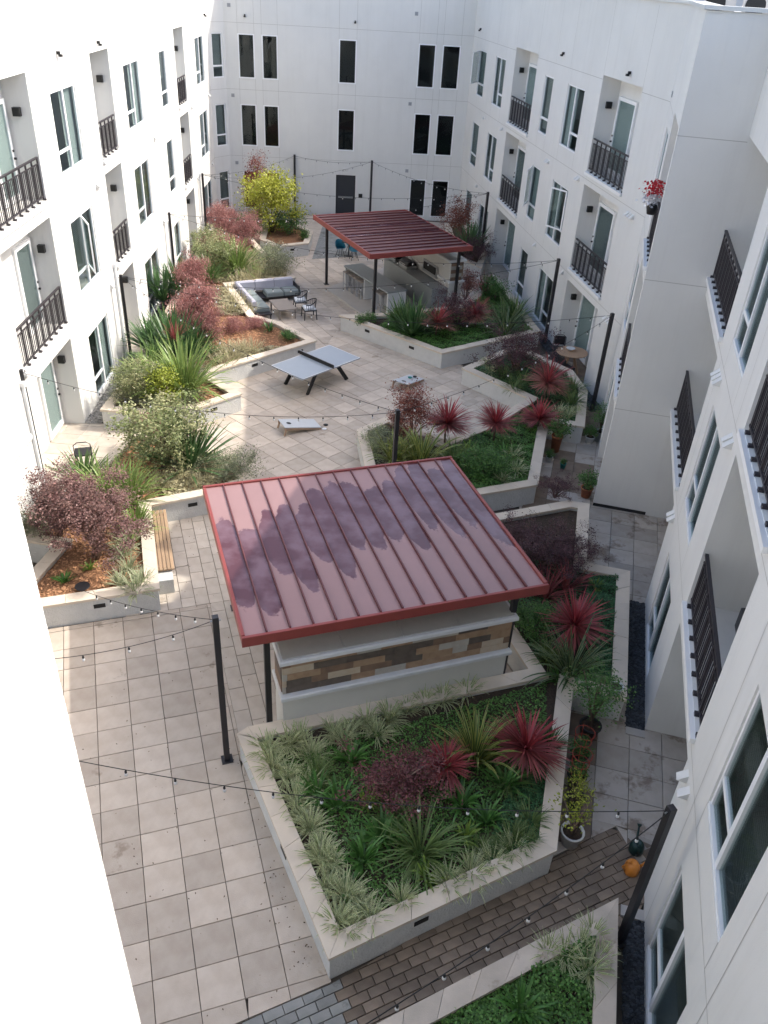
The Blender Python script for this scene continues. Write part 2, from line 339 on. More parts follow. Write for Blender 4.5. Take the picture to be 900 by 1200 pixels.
def quadP(mb, P, a0, a1, z0, z1, d):
    mb.add([P.P(a0, z0, d), P.P(a1, z0, d), P.P(a1, z1, d), P.P(a0, z1, d)], [(0, 1, 2, 3)])
def boxP(mb, P, a0, a1, z0, z1, d0, d1):
    v = [P.P(a, z, d) for d in (d0, d1) for a, z in ((a0, z0), (a1, z0), (a1, z1), (a0, z1))]
    mb.add(v, [(3, 2, 1, 0), (4, 5, 6, 7), (0, 1, 5, 4), (1, 2, 6, 5), (2, 3, 7, 6), (3, 0, 4, 7)])
def facade(P, a0, a1, z0, z1, openings, bld, seams=(), vseams=(), m='wall'):
    mb = MB(); As = sorted({a0, a1} | {x for o in openings for x in o[:2]}); Zs = sorted({z0, z1} | {x for o in openings for x in o[2:4]})
    for i in range(len(As) - 1):
        for j in range(len(Zs) - 1):
            ca, cz = (As[i] + As[i + 1]) / 2, (Zs[j] + Zs[j + 1]) / 2
            if any(o[0] < ca < o[1] and o[2] < cz < o[3] for o in openings): continue
            quadP(mb, P, As[i], As[i + 1], Zs[j], Zs[j + 1], 0)
    for o in openings:                      # reveals and, for balconies, the back of the recess
        b0, b1, y0, y1, dep = o[:5]
        for e in ((b0, y0, b1, y0), (b1, y0, b1, y1), (b1, y1, b0, y1), (b0, y1, b0, y0)):
            mb.add([P.P(e[0], e[1], 0), P.P(e[2], e[3], 0), P.P(e[2], e[3], -dep), P.P(e[0], e[1], -dep)], [(0, 1, 2, 3)])
        if dep > 0.3: quadP(mb, P, b0, b1, y0, y1, -dep)
    # parapet thickness, back of the wall
    boxP(mb, P, a0, a1, z1 - 0.02, z1 + 0.03, -0.32, -0.004)
    mb.build('wall', M[m], bld)
    jb = MB()
    def clear(lo, hi, z): 
        cuts = sorted((o[0], o[1]) for o in openings if o[2] < z < o[3]); s = lo; out = []
        for c0, c1 in cuts:
            if c1 <= s or c0 >= hi: continue
            if c0 > s: out.append((s, c0))
            s = max(s, c1)
        if s < hi: out.append((s, hi))
        return out
    for z in seams:
        for s0, s1 in clear(a0, a1, z): quadP(jb, P, s0, s1, z - 0.007, z + 0.007, 0.003)
    for a, y0, y1 in vseams: quadP(jb, P, a - 0.006, a + 0.006, y0, y1, 0.003)
    if jb.f: jb.build('wall_joint', M['joint'], bld)
def pane(P, a0, a1, z0, z1, d, par):
    b = MB(); boxP(b, P, a0, a1, z0, z1, d, d + 0.008); b.build('pane', M['glass'], par)
def window(P, a0, a1, z0, z1, bld, kind, seed, div=None, dep=0.09, dark=False, opened=False):
    """kind: 'double' (one half split by a low transom, div = 'lo'/'hi' half along a), 'single' (split), 'fixed'"""
    rr = random.Random(seed); f = MB(); t = 0.055; d0, d1 = -dep, -dep + 0.06
    boxP(f, P, a0, a1, z0, z0 + t, d0, d1 + 0.02); boxP(f, P, a0, a1, z1 - t, z1, d0, d1)
    boxP(f, P, a0, a0 + t, z0 + t, z1 - t, d0, d1); boxP(f, P, a1 - t, a1, z0 + t, z1 - t, d0, d1)
    zt = z0 + (z1 - z0) * 0.27; panes = []
    if kind == 'double':
        am = (a0 + a1) / 2; boxP(f, P, am - 0.05, am + 0.05, z0 + t, z1 - t, d0 + 0.004, d1 + 0.01)
        lo = (a0 + t, am - 0.05); hi = (am + 0.05, a1 - t); sp, fu = (lo, hi) if div == 'lo' else (hi, lo)
        boxP(f, P, sp[0], sp[1], zt - 0.04, zt + 0.04, d0 + 0.004, d1 - 0.004)
        panes = [(sp[0], sp[1], z0 + t, zt - 0.04), (sp[0], sp[1], zt + 0.04, z1 - t), (fu[0], fu[1], z0 + t, z1 - t)]
    elif kind == 'single':
        boxP(f, P, a0 + t, a1 - t, zt - 0.04, zt + 0.04, d0 + 0.004, d1 - 0.004)
        panes = [(a0 + t, a1 - t, z0 + t, zt - 0.04), (a0 + t, a1 - t, zt + 0.04, z1 - t)]
    else: panes = [(a0 + t, a1 - t, z0 + t, z1 - t)]
    wn = f.build('window', M['frame'], bld)
    for p in panes: pane(P, *p, d0 + 0.026, wn)
    ro = MB(); D = -1.3; e = 0.15
    for q in ((a0 - e, z0 - e, a1 + e, z0 - e), (a1 + e, z0 - e, a1 + e, z1 + e), (a1 + e, z1 + e, a0 - e, z1 + e), (a0 - e, z1 + e, a0 - e, z0 - e)):
        ro.add([P.P(q[0], q[1], d0 - 0.02), P.P(q[2], q[3], d0 - 0.02), P.P(q[2], q[3], D), P.P(q[0], q[1], D)], [(0, 1, 2, 3)])
    quadP(ro, P, a0 - e, a1 + e, z0 - e, z1 + e, D)
    ro.build('room_interior', M['roomdark' if dark else 'room'], wn)
    if not dark:
        c = rr.random(); span = (a0 + t, a1 - t) if kind != 'double' or c < 0.7 else (panes[2][0], panes[2][1])
        b = MB(); zb = z0 + (z1 - z0) * (0.08 if c < 0.6 else rr.uniform(0.2, 0.55))
        if c < 0.75:                        # slatted blind
            n = int((z1 - zb) / 0.055)
            for i in range(n):
                z = zb + i * 0.055
                b.add([P.P(span[0], z, -dep - 0.085), P.P(span[1], z, -dep - 0.085), P.P(span[1], z + 0.044, -dep - 0.06), P.P(span[0], z + 0.044, -dep - 0.06)], [(0, 1, 2, 3)])
            b.build('blind', M['blind'], wn)
        else:
            n = 10
            for i in range(n):
                x0 = span[0] + (span[1] - span[0]) * i / n; x1 = span[0] + (span[1] - span[0]) * (i + 1) / n; k = 0.03 * (i % 2); k2 = 0.03 * ((i + 1) % 2)
                b.add([P.P(x0, z0, -dep - 0.07 - k), P.P(x1, z0, -dep - 0.07 - k2), P.P(x1, z1, -dep - 0.07 - k2), P.P(x0, z1, -dep - 0.07 - k)], [(0, 1, 2, 3)])
            b.build('curtain', M['curtain'], wn)
    if opened:                              # a casement sash swung out
        sp = panes[1]; hinge = sp[0] if opened == 'lo' else sp[1]; sgn = 1 if opened == 'lo' else -1; wd = sp[1] - sp[0]; a = R(28)
        P2 = Plane(P.P(hinge, 0, d1 + 0.02), (P.d * sgn * math.cos(a) + P.out * math.sin(a)), (P.out * math.cos(a) - P.d * sgn * math.sin(a)))
        s = MB()
        for q in ((0, wd, sp[2], sp[2] + 0.05), (0, wd, sp[3] - 0.05, sp[3]), (0, 0.05, sp[2] + 0.05, sp[3] - 0.05), (wd - 0.05, wd, sp[2] + 0.05, sp[3] - 0.05)): boxP(s, P2, *q, 0, 0.035)
        sash = s.build('open_sash', M['frame'], bld); pane(P2, 0.05, wd - 0.05, sp[2] + 0.05, sp[3] - 0.05, 0.012, sash)
    return wn
def railing(P, a0, a1, z, bld, d=-0.06):
    r = MB(); boxP(r, P, a0, a1, z + 1.03, z + 1.07, d - 0.03, d + 0.03); boxP(r, P, a0, a1, z + 0.89, z + 0.915, d - 0.015, d + 0.015); boxP(r, P, a0, a1, z + 0.09, z + 0.125, d - 0.02, d + 0.02)
    n = int((a1 - a0) / 0.105)
    for i in range(n + 1):
        a = a0 + 0.01 + (a1 - a0 - 0.02) * i / n; h = 0.019 if i % 4 == 0 else 0.009
        boxP(r, P, a - h, a + h, z + (0.0 if i % 4 == 0 else 0.125), z + (1.03 if i % 4 == 0 else 0.89), d - h, d + h)
        if i % 4 == 0: boxP(r, P, a - 0.04, a + 0.04, z - 0.0, z + 0.05, d - 0.012, d + 0.065)
    r.build('railing', M['rail'], bld)
def balcony(P, a0, a1, fl, bld, door, dep=0.65, lampd=-0.34, rail=True, lamp_at='hi'):
    z = FL[fl]
    if fl > 0:
        s = MB(); boxP(s, P, a0 - 0.03, a1 + 0.03, z - 0.10, z - 0.003, 0.002, 0.075); boxP(s, P, a0 + 0.01, a1 - 0.01, z - 0.09, z + 0.004, -0.12, 0.002); s.build('balcony_slab', M['trim'], bld)
        if rail: railing(P, a0 + 0.02, a1 - 0.02, z, bld)
    if door:
        d0, d1 = door; zb = z + 0.05; zt = z + 2.4; f = MB(); D = -dep
        boxP(f, P, d0, d0 + 0.11, zb, zt, D + 0.002, D + 0.07); boxP(f, P, d1 - 0.11, d1, zb, zt, D + 0.002, D + 0.07); boxP(f, P, d0 + 0.11, d1 - 0.11, zt - 0.11, zt, D + 0.002, D + 0.07); boxP(f, P, d0 + 0.11, d1 - 0.11, zb, zb + 0.16, D + 0.002, D + 0.07)
        df = f.build('balcony_door', M['frame'], bld)
        pane(P, d0 + 0.11, d1 - 0.11, zb + 0.16, zt - 0.11, D + 0.04, df)
        b = MB(); quadP(b, P, d0 + 0.11, d1 - 0.11, zb + 0.16, zt - 0.11, D + 0.012)
        b.build('door_blind', M['screen' if int(d0 * 7 + fl) % 2 else 'curtain'], df)
        h = MB(); boxP(h, P, d1 - 0.08, d1 - 0.03, z + 1.0, z + 1.05, D + 0.07, D + 0.13); h.build('handle', M['dark'], df); h = MB(); boxP(h, P, d1 - 0.08, d1 - 0.03, z + 1.18, z + 1.23, D + 0.07, D + 0.10); h.build('lock', M['dark'], df)
    l = MB(); a = a1 if lamp_at == 'hi' else a0; q = -0.13 if lamp_at == 'hi' else 0.13
    boxP(l, P, min(a, a + q), max(a, a + q), z + 2.0, z + 2.2, lampd - 0.09, lampd + 0.09); l.build('wall_lamp', M['lamp'], bld)
def hood(P, a, z, bld):
    b = MB(); v = [P.P(a - 0.07, z, 0), P.P(a + 0.07, z, 0), P.P(a + 0.07, z + 0.15, 0), P.P(a - 0.07, z + 0.15, 0), P.P(a - 0.07, z + 0.02, 0.14), P.P(a + 0.07, z + 0.02, 0.14)]
    b.add(v, [(0, 3, 4), (1, 5, 2), (2, 5, 4, 3), (0, 4, 5, 1)]); b.build('vent_hood', M['wall'], bld)
def grille(P, a, z, bld, s=0.17):
    b = MB(); boxP(b, P, a - s / 2, a + s / 2, z - s / 2, z + s / 2, 0.002, 0.02)
    for i in range(4): boxP(b, P, a - s / 2 + 0.02, a + s / 2 - 0.02, z - s / 2 + 0.02 + i * 0.038, z - s / 2 + 0.035 + i * 0.038, 0.02, 0.035)
    b.build('vent_grille', M['counterbase'], bld)
def cam_spot(P, a, z, bld):
    b = MB(); boxP(b, P, a - 0.03, a + 0.03, z - 0.04, z + 0.04, 0, 0.09); boxP(b, P, a - 0.05, a + 0.05, z - 0.09, z - 0.03, 0.05, 0.14); b.build('spot_lamp', M['lamp'], bld)

# ------------------------------------------------------------------ buildings
def cap(P, a0, a1, bld, z=TOP, dz=0.0, over=0.05, mname='parapet'):
    b = MB(); boxP(b, P, a0, a1, z + 0.035 + dz, z + 0.11 + dz, -0.36, over); b.build('parapet_cap', M[mname], bld)
bl = thing('apartment_building', 'long sunlit white apartment wing with narrow recessed balconies', 'building', tuple(PLF.P(30, 0)))
cols = [('w', 23.9, 26.0), ('w', 31.35, 33.55), ('s', 36.85, 38.05), ('w', 44.6, 46.85)]; recs = [(18.95, 22.4), (27.76, 29.75), (39.9, 41.93)]
op = []
for k in range(3):
    for t, a, b in cols: op.append((a, b, SI[k], TO[k], 0.09))
    for a, b in recs: op.append((a, b, FL[k] + 0.005 * k if k else -0.08, CE[k], 0.65))
op.append((15.2, 16.95, SI[0], TO[0], 0.09))
vs = [(a, z, z + 0.55) for a in (23.9, 26.0, 31.35, 33.55, 36.85, 38.05, 44.6, 46.85) for z in (2.97, 6.31)] + [(a, 9.4, 11.6) for a in (22.4, 23.9, 26.0, 29.75, 33.55, 36.85, 41.93, 46.85)]
facade(PLF, 8.0, 48.3, -0.1, TOP, op, bl, SEAM, vs)
for k in range(3):
    for i, (t, a, b) in enumerate(cols):
        window(PLF, a, b, SI[k], TO[k], bl, 'double' if t == 'w' else 'single', 11 * k + i, 'lo', opened='hi' if (k, i) == (1, 0) else False)
    for j, (a, b) in enumerate(recs): balcony(PLF, a, b, k, bl, (21.15, 22.3) if j == 0 else (a + 0.1, a + 1.15))
window(PLF, 15.2, 16.95, SI[0], TO[0], bl, 'double', 77, 'hi')
for a, z in ((26.75, 5.95), (26.95, 5.95), (34.75, 6.05), (34.95, 6.05), (42.7, 6.1), (47.4, 6.1), (43.0, 2.85), (26.8, 2.75), (35.0, 2.8), (47.3, 2.75)): hood(PLF, a, z, bl)
for a in (24.9, 28.7, 47.5): cam_spot(PLF, a, 9.75, bl)
b = MB(); boxP(b, PLF, 8.0, 16.5, 2.83, TOP, 0.005, 0.87); b.build('bay', M['wallnear'], bl)
b = MB(); b.tube([PLF.P(8, 2.76, 0.85), PLF.P(16.5, 2.76, 0.85)], 0.11, 10); b.tube([PLF.P(16.48, 2.755, 0.85), PLF.P(16.48, 2.755, 0.0)], 0.105, 10); boxP(b, PLF, 8.0, 16.46, 2.70, 2.828, 0.005, 0.84); b.build('bay_moulding', M['trim'], bl, True)
for a, h in ((18.6, 3.0), (27.35, 3.3), (35.8, 2.6), (43.4, 3.0)):
    b = MB(); boxP(b, PLF, a - 0.04, a + 0.04, 0, h, 0.01, 0.08); boxP(b, PLF, a - 0.07, a + 0.07, h, h + 0.12, 0.006, 0.12); b.build('downspout', M['frame'], bl)
cap(PLF, 8, 48.3, bl)
# chamfered corner
p0 = PLF.P(48.3, 0); p1 = PBK.P(-7.6, 0); dd = (p1 - p0).normalized()
PCH = Plane(p0, dd, Vector((dd.y, -dd.x, 0))); LC = (p1 - p0).length
bb = thing('apartment_building', 'white apartment end wall with slim fixed windows and a charcoal door', 'building', tuple(PBK.P(0, 0)))
facade(PCH, 0, LC, -0.1, TOP, [(0.25, 1.0, SI[k], TO[k], 0.09) for k in range(3)], bb, SEAM)
for k in range(3): window(PCH, 0.25, 1.0, SI[k], TO[k], bb, 'single', 40 + k)
bw = [(-6.92, -6.06), (-5.67, -4.84), (-1.62, -0.69), (2.58, 3.5), (3.85, 4.8)]
op = [(a, b, SI[k], TO[k], 0.06) for k in range(3) for i, (a, b) in enumerate(bw) if not (k == 0 and i == 2)] + [(-1.66, -0.55, 0.0, 2.22, 0.12)]
vs = [(a, z0, z1) for a, b in bw for z0, z1 in ((2.2, 3.5), (5.6, 6.85), (8.92, 11.6))] + [(b, z0, z1) for a, b in bw for z0, z1 in ((2.2, 3.5), (5.6, 6.85), (8.92, 11.6))]
facade(PBK, -7.6, 5.44, -0.1, TOP, op, bb, SEAM, [v for v in vs if not (-1.7 < v[0] < -0.6 and v[1] < 3)])
for k in range(3):
    for i, (a, b_) in enumerate(bw):
        if k == 0 and i == 2: continue
        window(PBK, a, b_, SI[k], TO[k], bb, 'fixed', 50 + 7 * k + i, dep=0.06, dark=True)
b = MB(); boxP(b, PBK, -1.60, -0.61, 0.02, 2.16, -0.10, -0.05); dr = b.build('door', M['door'], bb)
b = MB(); boxP(b, PBK, -1.52, -0.68, 0.98, 1.06, -0.05, 0.01); b.build('push_bar', M['steel'], dr)
b = MB()
for q in ((-1.66, -1.60, 0, 2.22), (-0.61, -0.55, 0, 2.22), (-1.60, -0.61, 2.16, 2.22)): boxP(b, PBK, *q, -0.12, -0.03)
b.build('door_frame', M['dark'], bb)
b = MB(); boxP(b, PBK, -1.30, -0.92, 2.36, 2.60, 0.002, 0.05); es = b.build('exit_sign', M['plate'], bb)
tx = bpy.data.curves.new('exit_lettering', 'FONT'); tx.body = 'EXIT'; tx.size = 0.16; tx.align_x = 'CENTER'; tx.align_y = 'CENTER'; tx.extrude = 0.002
to = bpy.data.objects.new('exit_lettering', tx); col.objects.link(to); me = bpy.data.meshes.new_from_object(to); bpy.data.objects.remove(to)
me.materials.append(mat('exit_grey', (0.42, 0.40, 0.36), 0.6)); lt = link('exit_lettering', me, es)
xa = PBK.d; Mx = Matrix(((xa.x, 0, PBK.out.x), (xa.y, 0, PBK.out.y), (0, 1, 0))).to_4x4()
lt.matrix_local = Matrix.Translation(PBK.P(-1.11, 2.48, 0.053) - parent_world(es)) @ Mx
b = MB(); boxP(b, PBK, -0.35, -0.13, 1.05, 1.25, 0.002, 0.06); b.build('call_box', M['lamp'], bb)
for a, z in ((-7.3, 10.15), (-7.3, 6.0), (-7.25, 2.6), (2.35, 10.25), (2.3, 6.05), (2.35, 2.62)): grille(PBK, a, z, bb)
for a in (-6.5, -0.8): cam_spot(PBK, a, 9.75, bb)
cap(PBK, -7.6, 5.44, bb, dz=0.004); cap(PCH, 0, LC, bb, dz=0.008)

br = thing('apartment_building', 'shaded white apartment wing with wide balconies and a jutting corner block', 'building', tuple(PSD.P(22, 0)))
cols = [('s', 45.15, 46.6), ('w', 41.37, 43.2), ('s', 34.1, 35.2), ('w', 30.5, 32.35)]; recs = [(36.47, 39.84), (25.69, 29.0)]
op = []
for k in range(3):
    for t, a, b in cols: op.append((a, b, SI[k], TO[k], 0.09))
    for a, b in recs: op.append((a, b, FL[k] + 0.005 * k if k else -0.08, CE[k], 0.65))
vs = [(a, z, z + 0.55) for a in (30.5, 32.35, 34.1, 35.2, 41.37, 43.2) for z in (2.97, 6.31)] + [(a, 9.4, 11.6) for a in (25.69, 29.0, 32.35, 34.1, 36.47, 39.84, 43.2)]
facade(PRF, 23.70, 48.25, -0.1, TOP, op, br, SEAM, vs)
for k in range(3):
    for i, (t, a, b) in enumerate(cols):
        o_ = {(2, 0): 'hi', (1, 2): 'hi', (1, 3): 'lo'}.get((k, i), False)
        window(PRF, a, b, SI[k], TO[k], br, 'double' if t == 'w' else 'single', 90 + 11 * k + i, 'lo', opened=o_)
    for a, b in recs: balcony(PRF, a, b, k, br, (b - 1.75, b - 0.22))
for a, z in ((44.2, 6.0), (40.6, 6.05), (33.4, 6.0), (33.2, 6.0), (29.6, 6.1), (29.8, 6.1), (24.9, 6.05), (24.7, 6.05), (24.5, 6.05), (44.2, 2.75), (33.3, 2.75), (29.6, 2.75), (24.9, 2.7), (24.7, 2.7), (24.5, 2.7)): hood(PRF, a, z, br)
for a in (46.8, 33.3, 26.8): cam_spot(PRF, a, 9.8, br)
facade(PSD, 19.8721, 26.17, -0.1, TOP, [(20.1, 22.7, FL[k] + 0.006 * k if k else -0.08, CE[k], 0.65) for k in range(3)] + [(23.5, 25.1, SI[k], TO[k], 0.09) for k in range(3)], br, SEAM)
for k in range(3): balcony(PSD, 20.1, 22.7, k, br, (20.8, 22.0)); window(PSD, 23.5, 25.1, SI[k], TO[k], br, 'single', 130 + k)
grille(PSD, 25.8, 9.62, br, 0.14)
facade(PFC, 1.2304, 2.66, -0.1, TOP, [], br, SEAM)
b = MB(); boxP(b, PFC, 1.2304, 4.3, 0.0, 0.09, 0.002, 0.012); b.build('plinth_strip', M['dark'], br)
op = []; wc = [(13.2, 14.95), (5.6, 7.45)]; rc = [(15.95, 19.86), (8.82, 11.95), (-2.5, 2.6)]
for k in range(3):
    for a, b in wc: op.append((a, b, SI[k], TO[k], 0.09))
    for a, b in rc: op.append((a, b, FL[k] + 0.005 * k if k else -0.08, CE[k], 1.6))
vs = [(a, z, z + 0.55) for a in (13.2, 14.95, 5.6, 7.45) for z in (2.97, 6.31)] + [(15.45, 3.0, 6.3), (7.9, 0, 6.3), (5.2, 0, 6.3), (12.6, 6.3, 9.4)]
facade(PWG, -6.0, 19.86, -0.1, TOP, op, br, SEAM, vs)
for k in range(3):
    for i, (a, b) in enumerate(wc): window(PWG, a, b, SI[k], TO[k], br, 'double', 150 + 3 * k + i, 'hi', dark=False)
    for j, (a, b) in enumerate(rc): balcony(PWG, a, b, k, br, (a + 1.2, a + 2.4) if j else (17.0, 18.4), dep=1.6, lampd=-0.9)
for a, z in ((15.45, 2.62), (15.65, 2.62), (15.3, 6.0), (15.1, 6.0), (14.9, 6.0), (8.55, 2.62), (8.25, 2.62), (12.4, 6.0), (12.6, 6.0)): hood(PWG, a, z, br)
cap(PRF, 23.6, 48.25, br); cap(PSD, 19.85, 26.1, br, dz=0.004); cap(PFC, 1.20, 2.7, br, dz=0.008); cap(PWG, -6, 19.9, br, dz=0.012)
b = MB(); b.add([(3.6, 49.4, 11.2), (7.6, 25.2, 11.2), (6.15, 19.2, 11.2), (7.3, 18.95, 11.2), (1.6, -5, 11.2), (32, -5, 11.2), (32, 62, 11.2), (3.6, 62, 11.2)], [tuple(range(7, -1, -1))]); b.build('roof', M['roofing'], br)
def ac(x, y, rz, z=11.2):
    t = thing('air_conditioner', 'beige outdoor condenser unit with round fan grille on the flat roof', 'air conditioner', (x, y, z), rz, 'condensers on the flat roof')
    b = MB(); b.cbox((0, 0, 0.45), (0.95, 0.4, 0.86), 0, 0.02); b.build('casing', M['acbox'], t, world=False)
    b = MB(); b.tube([(-0.13, -0.205, 0.48), (-0.13, -0.235, 0.48)], 0.3, 18); b.tube([(-0.13, -0.236, 0.48), (-0.13, -0.24, 0.48)], 0.1, 12); b.build('fan_grille', M['lamp'], t, world=False)
    b = MB(); b.box((-0.3, 0, 0.01), (0.06, 0.5, 0.02)); b.box((0.3, 0, 0.01), (0.06, 0.5, 0.02)); b.build('foot_rail', M['steel'], t, world=False)
for x, y, a in ((9.6, 30.6, -0.3), (10.6, 29.9, -0.25), (11.4, 46.0, -0.2), (9.5, 43.0, -0.2), (12.0, 31.0, -0.3)): ac(x, y, a)
nb = thing('neighbour_building', 'distant white building with ribbons of blue glass beyond the rooftop', 'building', (30, 85, 0))
b = MB(); b.box((30, 86, 5.95), (60, 8, 11.9)); b.box((30, 86, 15.5), (60, 8, 2.0)); b.build('wall', M['roofing'], nb)
b = MB()
for i in range(15): b.box((2.0 + i * 4, 86, 13.2), (3.6, 7.6, 2.6))
b.build('window_ribbon', M['bluewindow'], nb)
b = MB()
for i in range(16): b.box((0.02 + i * 4, 86.3, 13.2), (0.4, 7.9, 2.6))
b.build('mullion', M['frame'], nb)
bo = thing('apartment_building', 'bright rough white stucco wall corner beside the viewer', 'building', (-0.96, 1.76, 0))
E0 = Vector((-0.96, 1.76, 0)); q = dv(aN); nn = nv(aN)
pts = [E0, E0 - nn * 6, E0 - nn * 6 - q * 5, E0 - q * 5]
b = MB(); b.prism([(p.x, p.y) for p in pts], 0, 13.6); b.build('wall', M['wallnear'], bo)
b = MB(); b.box((0.7, -1.75, 6.8), (4.6, 0.3, 13.6)); b.build('rear_wall', M['wall'], bo)

# ------------------------------------------------------------------ ground and paving
b = MB(); b.add([(-300, -300, -0.05), (300, -300, -0.05), (300, 400, -0.05), (-300, 400, -0.05)], [(0, 1, 2, 3)])
tag(b.build('ground', M['sand']), 'dark sand bed under the courtyard paving', 'ground', kind='structure')
Z = 0.62
PL = {
 'front': [(-2.37, 9.77), (-0.39, 5.93), (3.04, 7.83), (3.87, 11.40), (4.86, 11.15), (5.83, 15.30), (4.85, 15.53), (5.39, 18.15), (4.83, 18.25), (2.6, 17.3), (1.55, 16.0), (3.05, 11.85), (-2.2, 9.95)],
 'mid': [(-0.96, 21.51), (-0.22, 17.13), (2.54, 18.29), (4.13, 18.95), (4.63, 21.32), (4.93, 22.79), (6.02, 22.58), (6.59, 25.28), (6.35, 26.91), (4.57, 29.08), (2.40, 26.54), (4.46, 24.43), (2.89, 22.35), (1.65, 21.15), (-0.05, 22.53)],
 'far': [(-2.24, 31.01), (1.75, 27.74), (5.69, 30.57), (4.50, 37.3), (2.75, 33.1), (0.0, 31.7)],
 'L1': [(-9.0, 12.1), (-4.75, 13.62), (-5.81, 16.83), (-4.48, 17.5), (-3.43, 18.29), (-4.82, 19.88), (-7.42, 20.73), (-8.3, 15.06), (-7.54, 14.97), (-7.75, 13.6), (-9.0, 13.2)],
 'L3': [(-8.70, 21.77), (-7.35, 21.72), (-5.84, 22.28), (-4.72, 23.46), (-6.12, 24.84), (-2.84, 28.23), (-4.39, 29.89), (-5.48, 30.45), (-7.06, 33.90), (-4.47, 35.33), (-6.74, 39.66), (-9.56, 45.88), (-10.0, 45.6), (-9.45, 38.0), (-8.62, 25.18)],
 'Y': [(-7.0, 40.96), (-5.98, 39.82), (-4.51, 40.74), (-4.55, 43.13), (-5.6, 44.3), (-7.2, 43.6)],
 'corner': [(2.6, 40.2), (3.9, 38.4), (4.35, 41.0), (3.55, 46.6), (2.4, 46.2)],
 'brpl': [(-2.0, 3.87), (-2.0, 1.5), (2.6, 1.5), (3.86, 7.10)],
}
def inside(x, y, poly):
    c = False; n = len(poly); j = n - 1
    for i in range(n):
        xi, yi = poly[i]; xj, yj = poly[j]
        if (yi > y) != (yj > y) and x < (xj - xi) * (y - yi) / (yj - yi) + xi: c = not c
        j = i
    return c
def clip(poly, cv):
    out = list(poly); n = len(cv)
    for i in range(n):
        a, c = cv[i], cv[(i + 1) % n]; inp = out; out = []
        if not inp: return []
        f = lambda p: (c[0] - a[0]) * (p[1] - a[1]) - (c[1] - a[1]) * (p[0] - a[0])
        for k in range(len(inp)):
            p, q_ = inp[k], inp[(k + 1) % len(inp)]; fp, fq = f(p), f(q_)
            if fp >= 0: out.append(p)
            if fp * fq < 0: t = fp / (fp - fq); out.append((p[0] + (q_[0] - p[0]) * t, p[1] + (q_[1] - p[1]) * t))
    return out
def area(p): return 0.5 * sum(p[i][0] * p[(i + 1) % len(p)][1] - p[(i + 1) % len(p)][0] * p[i][1] for i in range(len(p)))
ALLP = list(PL.values())
def paving(label, ang, org, sx, sy, bond, cv, mt, z=0.0, gap=0.010, cnt=300, mfun=None, name='pavement'):
    st = thing(name, label, 'paving', (org[0], org[1], 0)); st['kind'] = 'structure'
    if area(cv) < 0: cv = cv[::-1]
    tris = []
    for t3 in tessellate_polygon([[Vector((p[0], p[1], 0)) for p in cv]]):
        t3 = [cv[i] for i in t3]; tris.append(t3 if area(t3) > 0 else t3[::-1])
    A = R(ang); ca, sa = math.cos(A), math.sin(A); cells = []
    us = [(p[0] - org[0]) * ca + (p[1] - org[1]) * sa for p in cv]; vs_ = [-(p[0] - org[0]) * sa + (p[1] - org[1]) * ca for p in cv]
    for j in range(math.floor(min(vs_) / sy) - 1, math.ceil(max(vs_) / sy) + 1):
        for i in range(math.floor(min(us) / sx) - 1, math.ceil(max(us) / sx) + 2):
            u0 = i * sx + (bond * sx if j % 2 else 0) ; v0 = j * sy; g = gap / 2
            cc = [(org[0] + u * ca - v * sa, org[1] + u * sa + v * ca) for u, v in ((u0 + g, v0 + g), (u0 + sx - g, v0 + g), (u0 + sx - g, v0 + sy - g), (u0 + g, v0 + sy - g))]
            full = all(inside(*p, cv) for p in cc) and not any(inside(*p, cc) for p in cv)
            for pl in ([cc] if full else [clip(cc, t3) for t3 in tris]):
                if len(pl) < 3 or area(pl) < 0.004 * (sx * sy / 0.36 + 0.2): continue
                cx = sum(p[0] for p in pl) / len(pl); cy = sum(p[1] for p in pl) / len(pl)
                if any(inside(cx, cy, P) and all(inside(*p, P) for p in pl) for P in ALLP): continue
                cells.append((math.hypot(cx, cy), full, pl, cx, cy, (u0, v0)))
    cells.sort(key=lambda c: c[0]); shared = {}; rest = {}
    for k, (d, full, pl, cx, cy, uv0) in enumerate(cells):
        mm = mfun(cx, cy) if mfun else mt
        dz = U(-0.003, 0.003)
        if k < cnt:
            if full:
                if mm not in shared: q_ = MB(); q_.cbox((0, 0, -0.02), (sx - gap, sy - gap, 0.04), A, 0.005); shared[mm] = q_.mesh('paver', M[mm])
                o = link('paver', shared[mm], st); o.location = (cx - org[0], cy - org[1], z + dz)
            else:
                q_ = MB(); q_.prism([(p[0] - cx, p[1] - cy) for p in pl], -0.04, 0); o = link('paver', q_.mesh('paver', M[mm]), st); o.location = (cx - org[0], cy - org[1], z + dz)
        else: rest.setdefault(mm, MB()).prism(pl, -0.04 + z, z + dz)
    for mm, q_ in rest.items(): o = q_.build('pavers', M[mm], st); o['kind'] = 'stuff'
def uvp(u, v, a=19.663): x, y = rot2(u, v, R(a)); return (x, y)
GO = (-3.6731, 8.0812)
paving('large square beige concrete pavers before the near pavilion', 19.663, GO, 0.60448, 0.60448, 0, [uvp(1.14, 14.41), uvp(-8, 14.41), uvp(-8, 2.0), (-2.7, 4.75), (-1.43, 5.40), (-0.30, 5.96), uvp(1.75, 9.9), uvp(1.14, 9.9)], 'paver')
paving('narrow running bond pavers beside the bench', 109.663, uvp(1.14, 14.42), 0.60448, 0.30224, 0.5, [uvp(-1.0, 14.42), uvp(3.2, 14.42), uvp(3.2, 19.0), uvp(-1.0, 19.0)], 'paver2')
paving('narrow running bond pavers along the pavilion side', 109.663, uvp(1.14, 14.42), 0.60448, 0.30224, 0.5, [uvp(1.14, 9.9), uvp(3.2, 9.9), uvp(3.2, 14.42), uvp(1.14, 14.42)], 'paver2')
